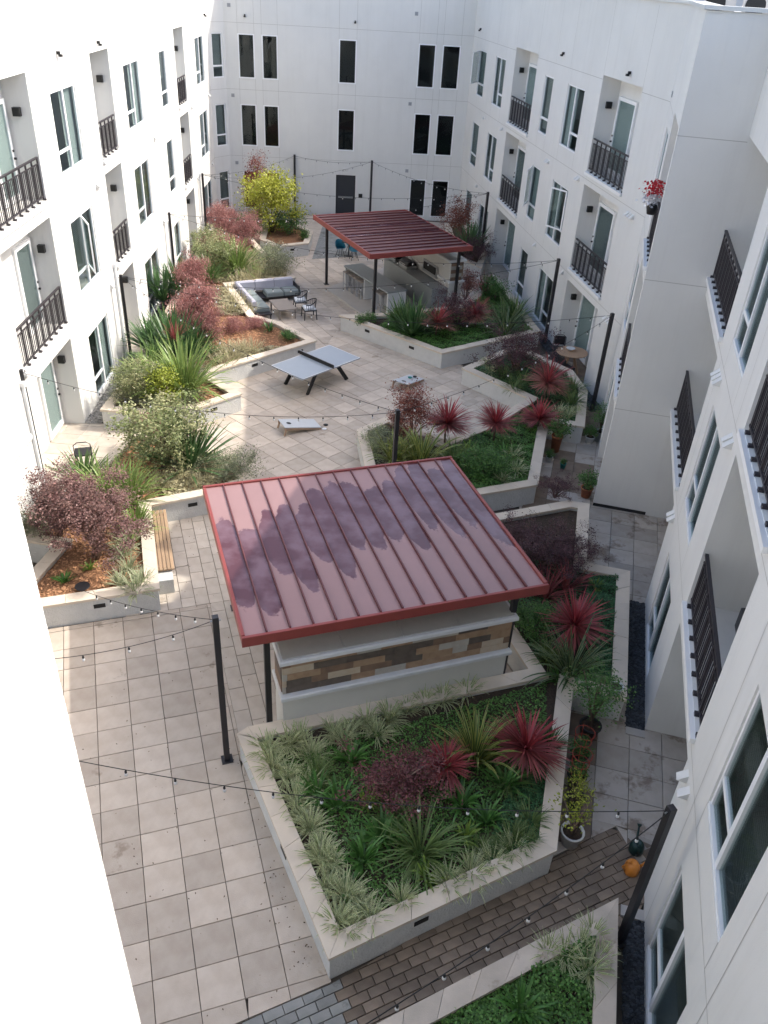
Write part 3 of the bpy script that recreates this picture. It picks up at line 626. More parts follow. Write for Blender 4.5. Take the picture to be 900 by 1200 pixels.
paving('running bond pavers under the near pavilion roof', 109.663, uvp(1.14, 14.42), 0.60448, 0.30224, 0.5, [uvp(3.2, 10.0), uvp(7.6, 10.0), uvp(7.6, 17.2), uvp(3.2, 17.2)], 'paver2')
paving('diagonal square beige pavers around the table tennis table', 47.6, (-1.55, 25.42), 0.5955, 0.5955, 0, [uvp(3.2, 19.02), uvp(3.2, 17.2), (2.5, 18.6), (2.0, 21.0), (0.9, 23.2), (2.9, 26.3), (2.6, 28.2), (-2.3, 31.0), (-2.75, 28.3), (-6.4, 24.9), (-7.0, 20.6)], 'paver')
paving('narrow pavers of the path between two planters', 47.6, (1.0, 23.0), 0.5955, 0.298, 0.5, [(0.9, 23.2), (2.0, 21.0), (4.6, 24.3), (2.9, 26.3)], 'paver2')
paving('square beige pavers from the lounge to the back door', 29.5, (-3.0, 30.0), 0.6, 0.6, 0, [(-2.75, 28.3), (-2.3, 31.0), (0.0, 31.7), (2.9, 33.3), (6.4, 36.5), (5.2, 41.5), (3.0, 48.9), (-9.9, 48.6), (-9.5, 40.0), (-6.9, 33.2)], 'paver')
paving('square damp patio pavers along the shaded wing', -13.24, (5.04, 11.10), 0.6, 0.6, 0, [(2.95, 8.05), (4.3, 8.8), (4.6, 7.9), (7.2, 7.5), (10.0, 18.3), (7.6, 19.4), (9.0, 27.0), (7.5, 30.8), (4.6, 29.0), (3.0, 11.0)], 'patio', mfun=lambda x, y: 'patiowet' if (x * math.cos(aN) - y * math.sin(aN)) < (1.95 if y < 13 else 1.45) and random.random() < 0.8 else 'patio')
paving('brown brick shaped cobbles between two planters', 27.3, (-0.36, 5.93), 0.29, 0.148, 0.5, [(-0.36, 5.90), (-1.45, 5.37), (-4.5, 3.8), (-3.8, 2.2), (3.6, 6.4), (5.2, 8.3), (4.2, 8.75), (2.95, 8.0)], 'cobble', gap=0.012, mfun=lambda x, y: 'cobblegrey' if x * math.cos(R(27.3)) + y * math.sin(R(27.3)) < 2.48 + 0.05 * random.random() else 'cobble')
paving('dark grey cobbles by the charcoal back door', 29.5, (-3.2, 41.5), 0.29, 0.2, 0.5, [(-4.3, 40.2), (-1.8, 41.4), (-2.6, 48.0), (-4.4, 48.0)], 'cobblegrey', z=0.006, gap=0.012, cnt=60)
paving('pale concrete pavers of the ground floor terrace', -2.6, (-9.9, 18.9), 0.6, 0.6, 0, [(-10.2, 17.0), (-7.2, 17.0), (-7.3, 21.7), (-10.2, 22.4)], 'paver2', z=-0.004)
paving('pale concrete pavers of the middle ground floor recess', -2.6, (-10.4, 27.5), 0.6, 0.6, 0, [(-10.5, 27.5), (-9.0, 27.5), (-9.1, 30.0), (-10.6, 30.0)], 'paver2', z=-0.004)
# pebble margins
def pebbles(poly, n, m, label, r0, r1, z=-0.03, kindname='gravel'):
    b = MB(); xs = [p[0] for p in poly]; ys = [p[1] for p in poly]; k = 0
    while k < n:
        x, y = U(min(xs), max(xs)), U(min(ys), max(ys))
        if not inside(x, y, poly): continue
        r = U(r0, r1); a = U(0, 6.28); h = r * U(0.5, 0.8); e = U(0.6, 1); zz = z + U(0, 0.03); vs_ = []
        for t in range(5): c, s = math.cos(a + t * 1.2566), math.sin(a + t * 1.2566); vs_.append((x + c * r, y + s * r * e, zz))
        vs_.append((x + U(-r, r) * 0.25, y, zz + h)); b.add(vs_, [(t, (t + 1) % 5, 5) for t in range(5)]); k += 1
    b.add([(p[0], p[1], 0.006) for p in poly], [tuple(range(len(poly)))])
    o = b.build(kindname, M[m]); tag(o, label, 'gravel', kind='stuff')
def strip(P, a0, a1, d0, d1): return [tuple(P.P(a, 0, d))[:2] for a, d in ((a0, d0), (a1, d0), (a1, d1), (a0, d1))]
pebbles(strip(PWG, 11.9, 15.9, 0.0, 0.36), 1500, 'gravel', 'blue black stone gravel along the wing between terraces', 0.02, 0.045, 0.004)
pebbles(strip(PWG, 3.0, 7.9, 0.0, 0.30), 1500, 'gravel', 'blue black stone gravel under the ground floor window of the wing', 0.02, 0.045, 0.004)
pebbles(strip(PRF, 23.6, 30.0, 0.0, 0.45), 900, 'gravel', 'blue black stone gravel at the foot of the balcony wing', 0.02, 0.05, 0.004)
pebbles(strip(PLF, 22.4, 27.7, 0.0, 0.5), 900, 'pebble', 'grey pebbles between the sunlit wall and its planter', 0.02, 0.05, 0.004)
pebbles(strip(PLF, 29.8, 47.0, 0.0, 0.5), 1200, 'gravel', 'dark pebbles along the far part of the sunlit wall', 0.03, 0.06, 0.004)
b = MB(); b.prism([(-3.2, 35.75), (-1.12, 32.2), (2.9, 34.2), (1.6, 41.0), (-0.2, 40.1)], -0.03, 0.09); tag(b.build('pavement', M['concrete']), 'raised concrete slab under the far pavilion', 'slab', kind='structure')
b = MB(); boxP(b, PWG, 11.7, 11.88, -0.03, 0.03, 0.0, 0.36); tag(b.build('kerb', M['concrete']), 'short concrete kerb ending the gravel', 'kerb', kind='structure')
b = MB(); boxP(b, PWG, 7.92, 8.1, -0.03, 0.03, 0.0, 0.36); tag(b.build('kerb', M['concrete']), 'concrete kerb before the gravel by the lamp pole', 'kerb', kind='structure')

# ------------------------------------------------------------------ planters
def inset(poly, d):
    n = len(poly); out = []
    for i in range(n):
        p, c, q_ = Vector(poly[i - 1]), Vector(poly[i]), Vector(poly[(i + 1) % n])
        e1 = (c - p).normalized(); e2 = (q_ - c).normalized(); n1 = Vector((-e1.y, e1.x)); n2 = Vector((-e2.y, e2.x))
        k = (n1 + n2); k = k.normalized() if k.length > 1e-6 else n1; s = d / max(0.35, k.dot(n1)); out.append(tuple(c + k * s))
    return out
SOIL = {}
def planter(key, label, top=Z, soil='soil', cm='coping', cw=0.30, lights=()):
    P = PL[key]
    if area(P) < 0: P = P[::-1]
    t = thing('planter', label, 'planter', (P[0][0], P[0][1], 0)); inn = inset(P, cw); wl = inset(P, 0.035); n = len(P)
    b = MB(); b.prism(wl, -0.03, top - 0.055, cap=False); i2 = inset(P, cw - 0.03); b.prism(i2[::-1], top - 0.25, top - 0.055, cap=False)
    b.build('wall', M['planter'], t)
    b = MB(); b.add([(p[0], p[1], top - 0.13) for p in i2], [tuple(range(n))]); b.build('soil_bed', M[soil], t); SOIL[key] = (i2, top - 0.13)
    for i in range(n):
        a, c = Vector(P[i]), Vector(P[(i + 1) % n]); ia, ic = Vector(inn[i]), Vector(inn[(i + 1) % n]); L_ = (c - a).length; m = max(1, round(L_ / 0.62)); g = 0.004 / max(L_, 0.1)
        for k in range(m):
            f0, f1 = k / m + (g if k else 0), (k + 1) / m - g; q_ = MB(); pts = [a.lerp(c, f0), a.lerp(c, f1), ia.lerp(ic, f1), ia.lerp(ic, f0)]
            q_.prism([tuple(p) for p in pts], top - 0.06, top + U(-0.002, 0.003)); q_.build('coping_stone', M[cm], t)
    for i, f in lights:                      # louvred step lights let into the wall
        a, c = Vector(wl[i]), Vector(wl[(i + 1) % n]); d = (c - a).normalized(); o = a.lerp(c, f); out = Vector((d.y, -d.x))
        q_ = MB(); PP = Plane(Vector((o.x, o.y, 0)), Vector((d.x, d.y, 0)), Vector((out.x, out.y, 0)))
        boxP(q_, PP, -0.12, 0.12, 0.33, 0.43, 0.001, 0.012); q_.build('step_light', M['lamp'], t)
    return t
planter('front', 'long angled planter wrapping the stone clad kitchen wall', cm='coping', lights=((1, 0.38), (0, 0.55)))
planter('mid', 'zigzag planter behind the red roof with red cordylines', lights=((14, 0.5),))
planter('far', 'wedge shaped planter before the far pavilion counter', lights=((0, 0.28), (0, 0.72)))
planter('L1', 'planter holding the big plum shrub beside the teak bench', soil='mulch', lights=((0, 0.72), (2, 0.7)))
planter('L3', 'sawtooth planter strip along the sunlit wall', soil='mulch', lights=((2, 0.35), (4, 0.42), (4, 0.85)))
planter('Y', 'low planter around the yellow leaved shrub', soil='mulch', lights=((1, 0.5),))
planter('corner', 'small planter in the corner behind the far pavilion')
planter('brpl', 'planter filled with dense green ground cover by the cobbles', cm='copingwet')

# ------------------------------------------------------------------ pavilions and kitchens
def roofmat(stained):
    m = mat('standing_seam_red' + ('_stained' if stained else ''), (0.285, 0.17, 0.165) if stained else (0.155, 0.07, 0.066), 0.38, var=0.10, scale=1.6, spec=0.5, objrand=0.06)
    n = m.node_tree.nodes; L = m.node_tree.links; b = n['Principled BSDF']; base = b.inputs['Base Color'].links[0].from_socket
    a = n.new('ShaderNodeAttribute'); a.attribute_name = 'tint'; g = n.new('ShaderNodeNewGeometry')
    t = n.new('ShaderNodeTexNoise'); t.inputs['Scale'].default_value = 9; t.inputs['Detail'].default_value = 5; L.new(g.outputs['Position'], t.inputs['Vector'])
    k = n.new('ShaderNodeMath'); k.operation = 'MULTIPLY_ADD'; L.new(t.outputs[0], k.inputs[0]); k.inputs[1].default_value = 0.30; L.new(a.outputs['Fac'], k.inputs[2])
    r = n.new('ShaderNodeValToRGB'); r.color_ramp.elements[0].position = 0.60; r.color_ramp.elements[1].position = 0.68; L.new(k.outputs[0], r.inputs[0])
    x = n.new('ShaderNodeMix'); x.data_type = 'RGBA'; L.new(r.outputs[0], x.inputs[0]); L.new(base, x.inputs[6]); 
    t2 = n.new('ShaderNodeTexNoise'); t2.inputs['Scale'].default_value = 1.7; t2.inputs['Detail'].default_value = 4; L.new(g.outputs['Position'], t2.inputs['Vector'])
    r2 = n.new('ShaderNodeValToRGB'); r2.color_ramp.elements[0].position = 0.42; r2.color_ramp.elements[1].position = 0.62; r2.color_ramp.elements[0].color = (0.095, 0.036, 0.042, 1); r2.color_ramp.elements[1].color = (0.165, 0.095, 0.112, 1); L.new(t2.outputs[0], r2.inputs[0])  # lilac pools paint the sky's reflection into the wet stain colour
    L.new(r2.outputs[0], x.inputs[7]); L.new(x.outputs[2], b.inputs['Base Color'])
    mr = n.new('ShaderNodeMapRange'); L.new(r.outputs[0], mr.inputs[0]); mr.inputs[3].default_value = 0.42; mr.inputs[4].default_value = 0.12; L.new(mr.outputs[0], b.inputs['Roughness'])
    return m
M['roofwet'] = roofmat(True); M['roofdry'] = roofmat(False)
def pavilion(label, loc, rz, Wd, Dp, np_, wet, rs):
    t = thing('pavilion', label, 'pavilion', loc, rz); pw = Wd / np_; zt = 2.88; rr = random.Random(rs)
    slope = lambda y: zt + 0.04 + 0.03 * y / Dp
    for i in range(np_):
        b = MB(); nu, nvv = 6, 60; ts = []
        rj = rr.uniform(-0.09, 0.09); rj2 = rr.uniform(-0.07, 0.07); sk = rr.uniform(0.2, 0.8); am = rr.uniform(0.02, 0.12); am2 = rr.uniform(0.02, 0.11)
        for j in range(nvv + 1):
            for k in range(nu + 1):
                fu, fv = k / nu, j / nvv; x = i * pw + 0.012 + (pw - 0.024) * fu; y = 0.03 + (Dp - 0.06) * fv
                b.v.append((x, y, slope(y)))
                U_ = (i + fu) / np_
                wob = 0.035 * math.sin(U_ * 13 + rs) + 0.025 * math.sin(U_ * 37 + fv * 9) + 0.012 * math.sin(U_ * 90 + fv * 30)
                lo = 0.17 + 0.27 * U_ ** 0.8 - 0.9 * max(0, U_ - 0.86) + rj + wob + am * (2 * abs(fu - sk)) ** 2
                hi = 0.72 + 0.27 * U_ + rj2 - am2 * (1.6 * abs(fu - sk)) ** 2 + wob * 0.7
                s = min(fv - lo, hi - fv); ts.append(max(0.0, min(1.0, 0.5 + 4 * s)))
        b.t = ts if wet else [0.0 if not (0.35 < (i / np_) < 0.7) else max(0, 0.62 - abs(math.sin(i * 2.1))) for _ in ts]
        for j in range(nvv):
            for k in range(nu): q_ = j * (nu + 1) + k; b.f.append((q_, q_ + 1, q_ + nu + 2, q_ + nu + 1)); b.m.append(0)
        b.build('roof_panel', M['roofwet' if wet else 'roofdry'], t, world=False)
    for i in range(1, np_):
        b = MB(); x = i * pw; b.box((x, Dp / 2, zt + 0.055 + 0.02), (0.022, Dp - 0.06, 0.055)); b.build('standing_seam', M['seamred'], t, world=False)
    for c, d in (((Wd / 2, 0.0, zt - 0.02), (Wd + 0.06, 0.06, 0.20)), ((Wd / 2, Dp, zt + 0.01), (Wd + 0.06, 0.06, 0.20))): b = MB(); b.cbox(c, d, 0, 0.008); b.build('fascia', M['roofred'], t, world=False)
    for x in (0.0, Wd): b = MB(); b.cbox((x, Dp / 2, zt - 0.005), (0.06, Dp - 0.062, 0.20), 0, 0.008); b.build('fascia', M['roofred'], t, world=False)
    b = MB(); b.box((Wd / 2, Dp / 2, zt - 0.03), (Wd - 0.07, Dp - 0.07, 0.03)); b.build('soffit', M['roofred'], t, world=False)
    for x in (0.42, Wd - 0.42):
        for y in (0.30, Dp - 0.45):
            b = MB(); b.cbox((x, y, (zt - 0.06) / 2), (0.10, 0.10, zt - 0.06), 0, 0.004); b.box((x, y, 0.012), (0.2, 0.2, 0.024)); b.build('post', M['dark'], t, world=False)
    for y in (0.30, Dp - 0.45): b = MB(); b.box((Wd / 2, y, zt - 0.11), (Wd - 0.3, 0.09, 0.12)); b.build('beam', M['dark'], t, world=False)
    return t
pavilion('near pavilion with water stained red standing seam roof', (-2.14, 9.74, 0), R(19.9), 5.48, 4.68, 14, True, 3)
pavilion('far pavilion with dark red ribbed roof over the counter', (2.89, 33.38, 0), R(116.9), 6.0, 4.5, 15, False, 5)
def kitchen_wall(label, loc, rz, Ln):
    t = thing('kitchen_wall', label, 'kitchen wall', loc, rz); T = 0.62
    b = MB(); b.box((Ln / 2, T / 2 + 0.02, 0.60), (Ln, T, 1.20)); b.build('base', M['cabinet'], t, world=False)
    b = MB(); b.cbox((Ln / 2, T / 2 + 0.0, 1.245), (Ln + 0.10, T + 0.16, 0.09), 0, 0.02); b.build('ledge', M['caplip'], t, world=False)
    b = MB(); b.box((Ln / 2, T / 2 + 0.05, 1.68), (Ln - 0.02, T - 0.06, 0.78)); b.build('core', M['cabinet'], t, world=False)
    b = MB(); b.cbox((Ln / 2, T / 2 + 0.01, 2.115), (Ln + 0.12, T + 0.2, 0.09), 0, 0.02); b.build('cap', M['caplip'], t, world=False)
    for i in range(4): b = MB(); b.cbox((Ln * (i + 0.5) / 4, T / 2 + 0.02, 2.166), (Ln / 4 - 0.008, T + 0.08, 0.02), 0, 0.004); b.build('cap_slab', M['capstone'], t, world=False)
    rows = 5; h = 0.765 / rows
    for r_ in range(rows):
        x = 0.0 - U(0, 0.3)
        while x < Ln:
            w_ = random.choice((0.30, 0.45, 0.6, 0.6)); x0, x1 = max(0, x), min(Ln, x + w_); x += w_
            if x1 - x0 < 0.04: continue
            b = MB(); b.cbox(((x0 + x1) / 2, 0.045, 1.295 + (r_ + 0.5) * h), (x1 - x0 - 0.004, 0.05 + U(-0.006, 0.008), h - 0.004), 0, 0.002)
            b.build('tile', random.choice(TILE), t, world=False)
    for e in (0, 1):
        for r_ in range(rows): b = MB(); b.box((0.003 + e * (Ln - 0.006), T / 2 + 0.03, 1.295 + (r_ + 0.5) * h), (0.03, T - 0.10, h - 0.004)); b.build('tile', random.choice(TILE), t, world=False)
    return t
kitchen_wall('wood look tiled kitchen wall under the stained red roof', (-1.58, 10.11, 0), R(20.6), 4.40)
kw = kitchen_wall('kitchen wall with oven niche under the far ribbed roof', (2.70, 33.95, 0.09), R(116.9), 4.8)
b = MB(); b.box((1.6, 0.70, 1.35), (1.3, 0.05, 0.5)); b.build('oven_door', M['steel'], kw, world=False)
b = MB(); b.box((1.6, 0.735, 1.38), (1.05, 0.03, 0.3)); b.build('oven_window', M['lamp'], kw, world=False)
b = MB(); b.box((2.4, 1.05, 0.98), (4.8, 0.75, 0.06)); b.box((2.4, 1.05, 0.5), (4.7, 0.68, 0.9)); b.build('worktop', M['counter'], kw, world=False)
# island counter with stools
ia = Vector((-2.40, 36.11, 0)); ib = Vector((-0.35, 32.80, 0)); di = (ib - ia).normalized(); pi_ = Vector((-di.y, di.x, 0)); ang = math.atan2(di.y, di.x); Li = (ib - ia).length
isl = thing('bar_counter', 'grey stone topped bar counter under the far pavilion', 'counter', (ia.x, ia.y, 0.09), ang)
b = MB(); b.cbox((Li / 2, 0.42, 0.93), (Li, 0.95, 0.06), 0, 0.01); b.build('counter_top', M['counter'], isl, world=False)
b = MB(); b.box((Li / 2, 0.62, 0.45), (Li - 0.1, 0.45, 0.9)); b.build('base', M['counterbase'], isl, world=False)
for x in (0.06, Li * 0.47, Li - 0.06): b = MB(); b.box((x, 0.42, 0.45), (0.08, 0.86, 0.898)); b.build('end_panel', M['caplip'], isl, world=False)
b = MB(); b.box((Li * 0.62, 0.37, 0.62), (0.9, 0.06, 0.42)); b.build('cabinet_door', M['steel'], isl, world=False)
def stool(x, y):
    t = thing('bar_stool', 'grey backless bar stool tucked under the stone counter', 'stool', (x, y, 0.09), ang, 'stools at the bar counter')
    b = MB(); b.cbox((0, 0, 0.74), (0.36, 0.34, 0.04), 0, 0.01); b.build('seat', M['greywood'], t, world=False)
    for a in (-0.16, 0.16):
        for c in (-0.15, 0.15): b = MB(); b.box((a, c, 0.36), (0.03, 0.03, 0.72)); b.build('leg', M['counterbase'], t, world=False)
    b = MB(); b.box((0, -0.15, 0.22), (0.29, 0.025, 0.025)); b.box((0, 0.15, 0.22), (0.29, 0.025, 0.025)); b.build('foot_rail', M['counterbase'], t, world=False)
for k in (0.30, 0.75, 1.2, 1.62, 2.95, 3.35):
    p = ia + di * k + pi_ * 0.02; stool(p.x, p.y)
def grill(x, y, rz, label):
    t = thing('barbecue_grill', label, 'grill', (x, y, 1.05), rz)
    b = MB(); b.cbox((0, 0, 0.09), (0.75, 0.5, 0.18), 0, 0.02); b.build('fire_box', M['steel'], t, world=False)
    b = MB(); vs_ = []; n = 9
    for x_ in (-0.37, 0.37):
        for k in range(n): a = math.pi * k / (n - 1); vs_.append((x_, 0.25 * math.cos(a), 0.18 + 0.2 * math.sin(a)))
    b.add(vs_, [(k, k + 1, n + k + 1, n + k) for k in range(n - 1)] + [tuple(range(n)), tuple(range(2 * n - 1, n - 1, -1))]); b.build('hood', M['dark'], t, world=False)
    b = MB(); b.bar((-0.3, 0.29, 0.25), (0.3, 0.29, 0.25), 0.025); b.build('handle', M['steel'], t, world=False)
pk = Matrix.Rotation(R(116.9), 3, 'Z')
for xx, lb in ((3.1, 'dark hooded barbecue grill on the worktop beside the oven'), (4.2, 'dark hooded barbecue grill at the worktop end')):
    v = Vector((2.70, 33.95, 0)) + pk @ Vector((xx, 1.02, 0)); grill(v.x, v.y, R(116.9), lb)

# ------------------------------------------------------------------ lamp poles and string lights
POLE = {}
def pole(key, x, y, h, label, base=0.0):
    t = thing('lamp_pole', label, 'pole', (x, y, base), R(20), 'black poles carrying the string lights'); POLE[key] = Vector((x, y, h - 0.07))
    b = MB(); b.cbox((0, 0, (h - base) / 2), (0.10, 0.10, h - base), 0, 0.006); b.build('shaft', M['dark'], t, world=False)
    b = MB(); b.cbox((0, 0, 0.01), (0.2, 0.2, 0.02), 0, 0.004); b.build('base_plate', M['dark'], t, world=False)
    b = MB(); b.tube([(0.05, 0, h - base - 0.09), (0.085, 0, h - base - 0.09)], 0.014, 6); b.tube([(-0.05, 0, h - base - 0.09), (-0.085, 0, h - base - 0.09)], 0.014, 6); b.build('eye_bolt', M['steel'], t, world=False)
g = G
for key, px, py, h, base, lab in (
    ('p1', 259.7, 719, 3.4, 0, 'black square pole beside the near pavilion corner'), ('rn', 787.7, 946, 3.2, 0, 'black square pole by the orange watering can'),
    ('a', 572, 225, 3.4, 0, 'black pole at the far end of the balcony wing'), ('b', 655, 303, 3.4, 0, 'black pole against the balcony wing before the round table'),
    ('c', 718, 367, 3.4, 0, 'black pole beside the jutting corner block'), ('L', 24, 433, 3.4, 0, 'black pole against the sunlit wall by the terrace'),
    ('b1', 346.5, 179, 3.2, 0, 'black pole against the end wall near the yellow shrub'), ('b2', 436, 188, 3.2, 0, 'black pole against the end wall next to the charcoal door'),
    ('L2', 198, 249, 3.2, 0, 'black pole along the sunlit wall behind the pink shrub'), ('L3', 237, 203, 3.2, 0, 'black pole at the far end of the sunlit wall'),
    ('mid', 466, 480, 2.9, 0.49, 'black pole standing in the zigzag planter'), ('L4', 141, 322, 3.2, 0, 'black pole beside the middle ground floor recess')):
    p = G(px, py, h)
    if key == 'p1': p = Vector((-2.56, 9.70, h))
    if key == 'b1': p.y = min(p.y, 48.85)
    pole(key, p.x, p.y, h, lab, base)
bulbm = MB(); bulbm.lathe((0, 0, 0), [(0.006, 0.0), (0.026, -0.02), (0.034, -0.05), (0.026, -0.08), (0.006, -0.092)], 8); bulbm = bulbm.mesh('bulb', M['bulb'], True)
sockm = MB(); sockm.lathe((0, 0, 0), [(0.014, 0.055), (0.024, 0.03), (0.024, -0.004), (0.014, -0.01)], 8); sockm = sockm.mesh('socket', M['wire'])
def string(A, B, sag, label, n0=0.62):
    A, B = Vector(A), Vector(B); t = thing('string_light', label, 'string light', tuple(A), 0, 'festoon strings over the courtyard'); Lg = (B - A).length; N = 24
    pt = lambda f: A.lerp(B, f) - Vector((0, 0, 4 * sag * f * (1 - f)))
    b = MB(); b.tube([pt(i / N) for i in range(N + 1)], 0.007, 4); b.build('wire', M['wire'], t)
    n = int(Lg / n0)
    for i in range(1, n):
        p = pt(i / n) - A - Vector((0, 0, 0.055)); o = link('socket', sockm, t); o.location = p; o2 = link('bulb', bulbm, t); o2.location = p; o.scale = o2.scale = (0.72,) * 3
P_ = POLE
WL = G(60, 768, 3.0); WL2 = G(92, 892, 3.0)
for A, B, s, lab in ((P_['p1'], G(97, 692, 1.0), 0.12, 'string of bulbs from the near pole down to the mulch'), (P_['p1'], G(40, 774, 3.2), 0.15, 'string of bulbs from the near pole to the left wall'),
    (G(88, 891, 3.2), P_['rn'], 0.35, 'string of bulbs spanning the front planter'), (P_['rn'], G(405, 1215, 3.4), 0.18, 'string of bulbs over the brown cobbles'),
    (P_['L'], P_['mid'], 0.55, 'string of bulbs from the terrace to the planter pole'), (P_['mid'], P_['c'], 0.35, 'string of bulbs from planter pole to corner block'),
    (P_['L4'], P_['mid'], 0.5, 'string of bulbs over the bean bag boards'), (P_['L4'], P_['c'], 0.8, 'string of bulbs across the table tennis table'),
    (P_['L4'], P_['b'], 0.7, 'string of bulbs passing the low end of the far roof'), (P_['L2'], P_['b'], 0.8, 'string of bulbs above the lounge sofa'), (P_['L2'], P_['a'], 0.6, 'string of bulbs behind the far roof'),
    (P_['L3'], P_['b1'], 0.25, 'string of bulbs in front of the yellow shrub'), (P_['L3'], P_['b2'], 0.5, 'string of bulbs crossing before the end wall'), (P_['b1'], P_['b2'], 0.18, 'string of bulbs between the two end wall poles'),
    (P_['b2'], P_['a'], 0.3, 'string of bulbs from the door to the balcony wing'), (P_['L3'], P_['a'], 0.6, 'string of bulbs low across the far end')): string(A, B, s, lab)

# ------------------------------------------------------------------ furniture
def part(t, name, m, *boxes, cb=0.0):
    b = MB()
    for c, d in boxes: b.cbox(c, d, 0, cb) if cb else b.box(c, d)
    return b.build(name, M[m], t, world=False)
# table tennis table
t = thing('table_tennis_table', 'slate blue table tennis table with black splayed legs', 'table', (-2.62, 25.99, 0), R(49.5))
for sx in (-1, 1): part(t, 'table_half', 'tabletop', ((sx * 0.688, 0, 0.745), (1.368, 1.525, 0.04)), cb=0.006)
b = MB()
for y in (-0.752, 0.752): b.box((0, y, 0.7665), (2.72, 0.02, 0.003))
for x in (-1.36, 1.36): b.box((x, 0, 0.767), (0.02, 1.5, 0.003))
o = b.build('line_marking', M['white'], t, world=False); o['kind'] = 'stuff'
nt_ = part(t, 'net', 'lamp', ((0, 0, 0.84), (0.012, 1.7, 0.13)), cb=0.002); part(nt_, 'net_tape', 'counterbase', ((0, 0, 0.915), (0.02, 1.72, 0.018)), cb=0.002)
for sx in (-1, 1):
    for sy in (-0.5, 0.5):
        b = MB(); b.bar((sx * 0.45, sy, 0.72), (sx * 0.95, sy * 1.1, 0.0), 0.05, 0.13); b.build('leg', M['lamp'], t, world=False)
part(t, 'frame_rail', 'lamp', ((0, 0, 0.70), (2.0, 0.06, 0.05)))
# bean bag boards
def cornhole(label, c, rz, up):
    t = thing('bean_bag_board', label, 'game board', (c[0], c[1], 0), rz)
    h0, h1 = 0.30, 0.08; b = MB(); a = 0.6; w_ = 0.3
    b.add([(-a, -w_, h0), (a, -w_, h1), (a, w_, h1), (-a, w_, h0), (-a, -w_, h0 - 0.025), (a, -w_, h1 - 0.025), (a, w_, h1 - 0.025), (-a, w_, h0 - 0.025)], [(0, 1, 2, 3), (7, 6, 5, 4), (0, 4, 5, 1), (1, 5, 6, 2), (2, 6, 7, 3), (3, 7, 4, 0)])
    b.build('board', M['cornboard'], t, world=False)
    for y in (-1, 1):
        b = MB(); yy = y * 0.285; b.add([(-a, yy - 0.012, h0 - 0.03), (a, yy - 0.012, h1 - 0.03), (a, yy - 0.012, 0), (-a + 0.12, yy - 0.012, h0 - 0.13), (-a, yy - 0.012, h0 - 0.13), (-a, yy + 0.012, h0 - 0.03), (a, yy + 0.012, h1 - 0.03), (a, yy + 0.012, 0), (-a + 0.12, yy + 0.012, h0 - 0.13), (-a, yy + 0.012, h0 - 0.13)],
              [(4, 3, 2, 1, 0), (5, 6, 7, 8, 9), (0, 1, 6, 5), (1, 2, 7, 6), (2, 3, 8, 7), (3, 4, 9, 8), (4, 0, 5, 9)]); b.build('side_board', M['ply'], t, world=False)
        b = MB(); b.bar((-a + 0.07, yy, h0 - 0.04), (-a - 0.02, yy, 0), 0.05, 0.04); b.build('leg', M['ply'], t, world=False)
    b = MB(); n = 18; xz = -0.36; z = h0 + (h1 - h0) * (xz + a) / (2 * a); sl_ = (h1 - h0) / (2 * a); b.add([(xz + 0.077 * math.cos(6.283 * k / n), 0.077 * math.sin(6.283 * k / n), z + 0.003 + sl_ * 0.077 * math.cos(6.283 * k / n)) for k in range(n)], [tuple(range(n))]); b.build('hole', M['lamp'], t, world=False)
cornhole('pale grey bean bag board alone on the open paving', (-2.78, 22.5), R(29), 1)
cornhole('pale grey bean bag board with two bags beside the rust shrub', (0.58, 26.26), R(61), 1)
def bag(x, y, z, m, label):
    b = MB(); b.lathe((0, 0, 0), [(0.03, 0), (0.075, 0.008), (0.08, 0.02), (0.04, 0.036), (0.01, 0.038)], 8); o = b.build('bean_bag', M[m], None, True); o.location = (x, y, z); o.rotation_euler = (0, 0, U(0, 3)); tag(o, label, 'bean bag')
bag(0.62, 26.38, 0.20, 'teal', 'teal bean bag lying on the grey board'); bag(0.80, 26.55, 0.165, 'lamp', 'black bean bag lying on the grey board'); bag(-2.02, 22.55, 0.0, 'white', 'white bean bag on the paving below the board'); bag(-2.0, 22.83, 0.0, 'lamp', 'black bean bag on the paving below the board')
# bench
t = thing('bench', 'long teak slatted bench on a concrete plinth by the planter', 'bench', (-5.28, 15.68, 0), R(108.9))
for k in range(5): part(t, 'slat', 'wood', ((0, -0.17 + k * 0.085, 0.44), (2.5, 0.075, 0.04)), cb=0.006)
for x in (-1.1, 0, 1.1): part(t, 'bracket', 'dark', ((x, 0, 0.405), (0.05, 0.4, 0.03)))
part(t, 'plinth', 'planter', ((-0.1, 0.02, 0.19), (2.9, 0.34, 0.38)), cb=0.01)
# sofa, coffee table, chairs
sa_, sb_ = R(-65.4), R(28.9)
S0 = Vector((-6.93, 33.80, 0))
t = thing('corner_sofa', 'grey corner sofa partly under a lilac cover', 'sofa', tuple(S0), R(26.6))
part(t, 'seat_frame', 'dark', ((1.3, -0.4, 0.2), (2.6, 0.78, 0.06)), ((0.4, -1.75, 0.2), (0.78, 1.9, 0.06)))
for x in (0.42, 1.2, 1.98): part(t, 'seat_cushion', 'cushion', ((x + (0.38 if x > 0.5 else 0.0), -0.45, 0.33), (0.74, 0.68, 0.2)), cb=0.04)
for y in (-1.2, -1.95): part(t, 'seat_cushion', 'cushion', ((0.46, y - 0.08, 0.33), (0.68, 0.72, 0.2)), cb=0.04)
for x in (0.45, 1.3, 2.15): part(t, 'back_cushion', 'cover', ((x, -0.1, 0.58), (0.83, 0.2, 0.42)), cb=0.05)
for y in (-0.62, -1.4, -2.2): part(t, 'back_cushion', 'cover', ((0.1, y, 0.58), (0.2, 0.76, 0.42)), cb=0.05)
part(t, 'armrest', 'dark', ((2.64, -0.4, 0.38), (0.05, 0.8, 0.42)), cb=0.01)
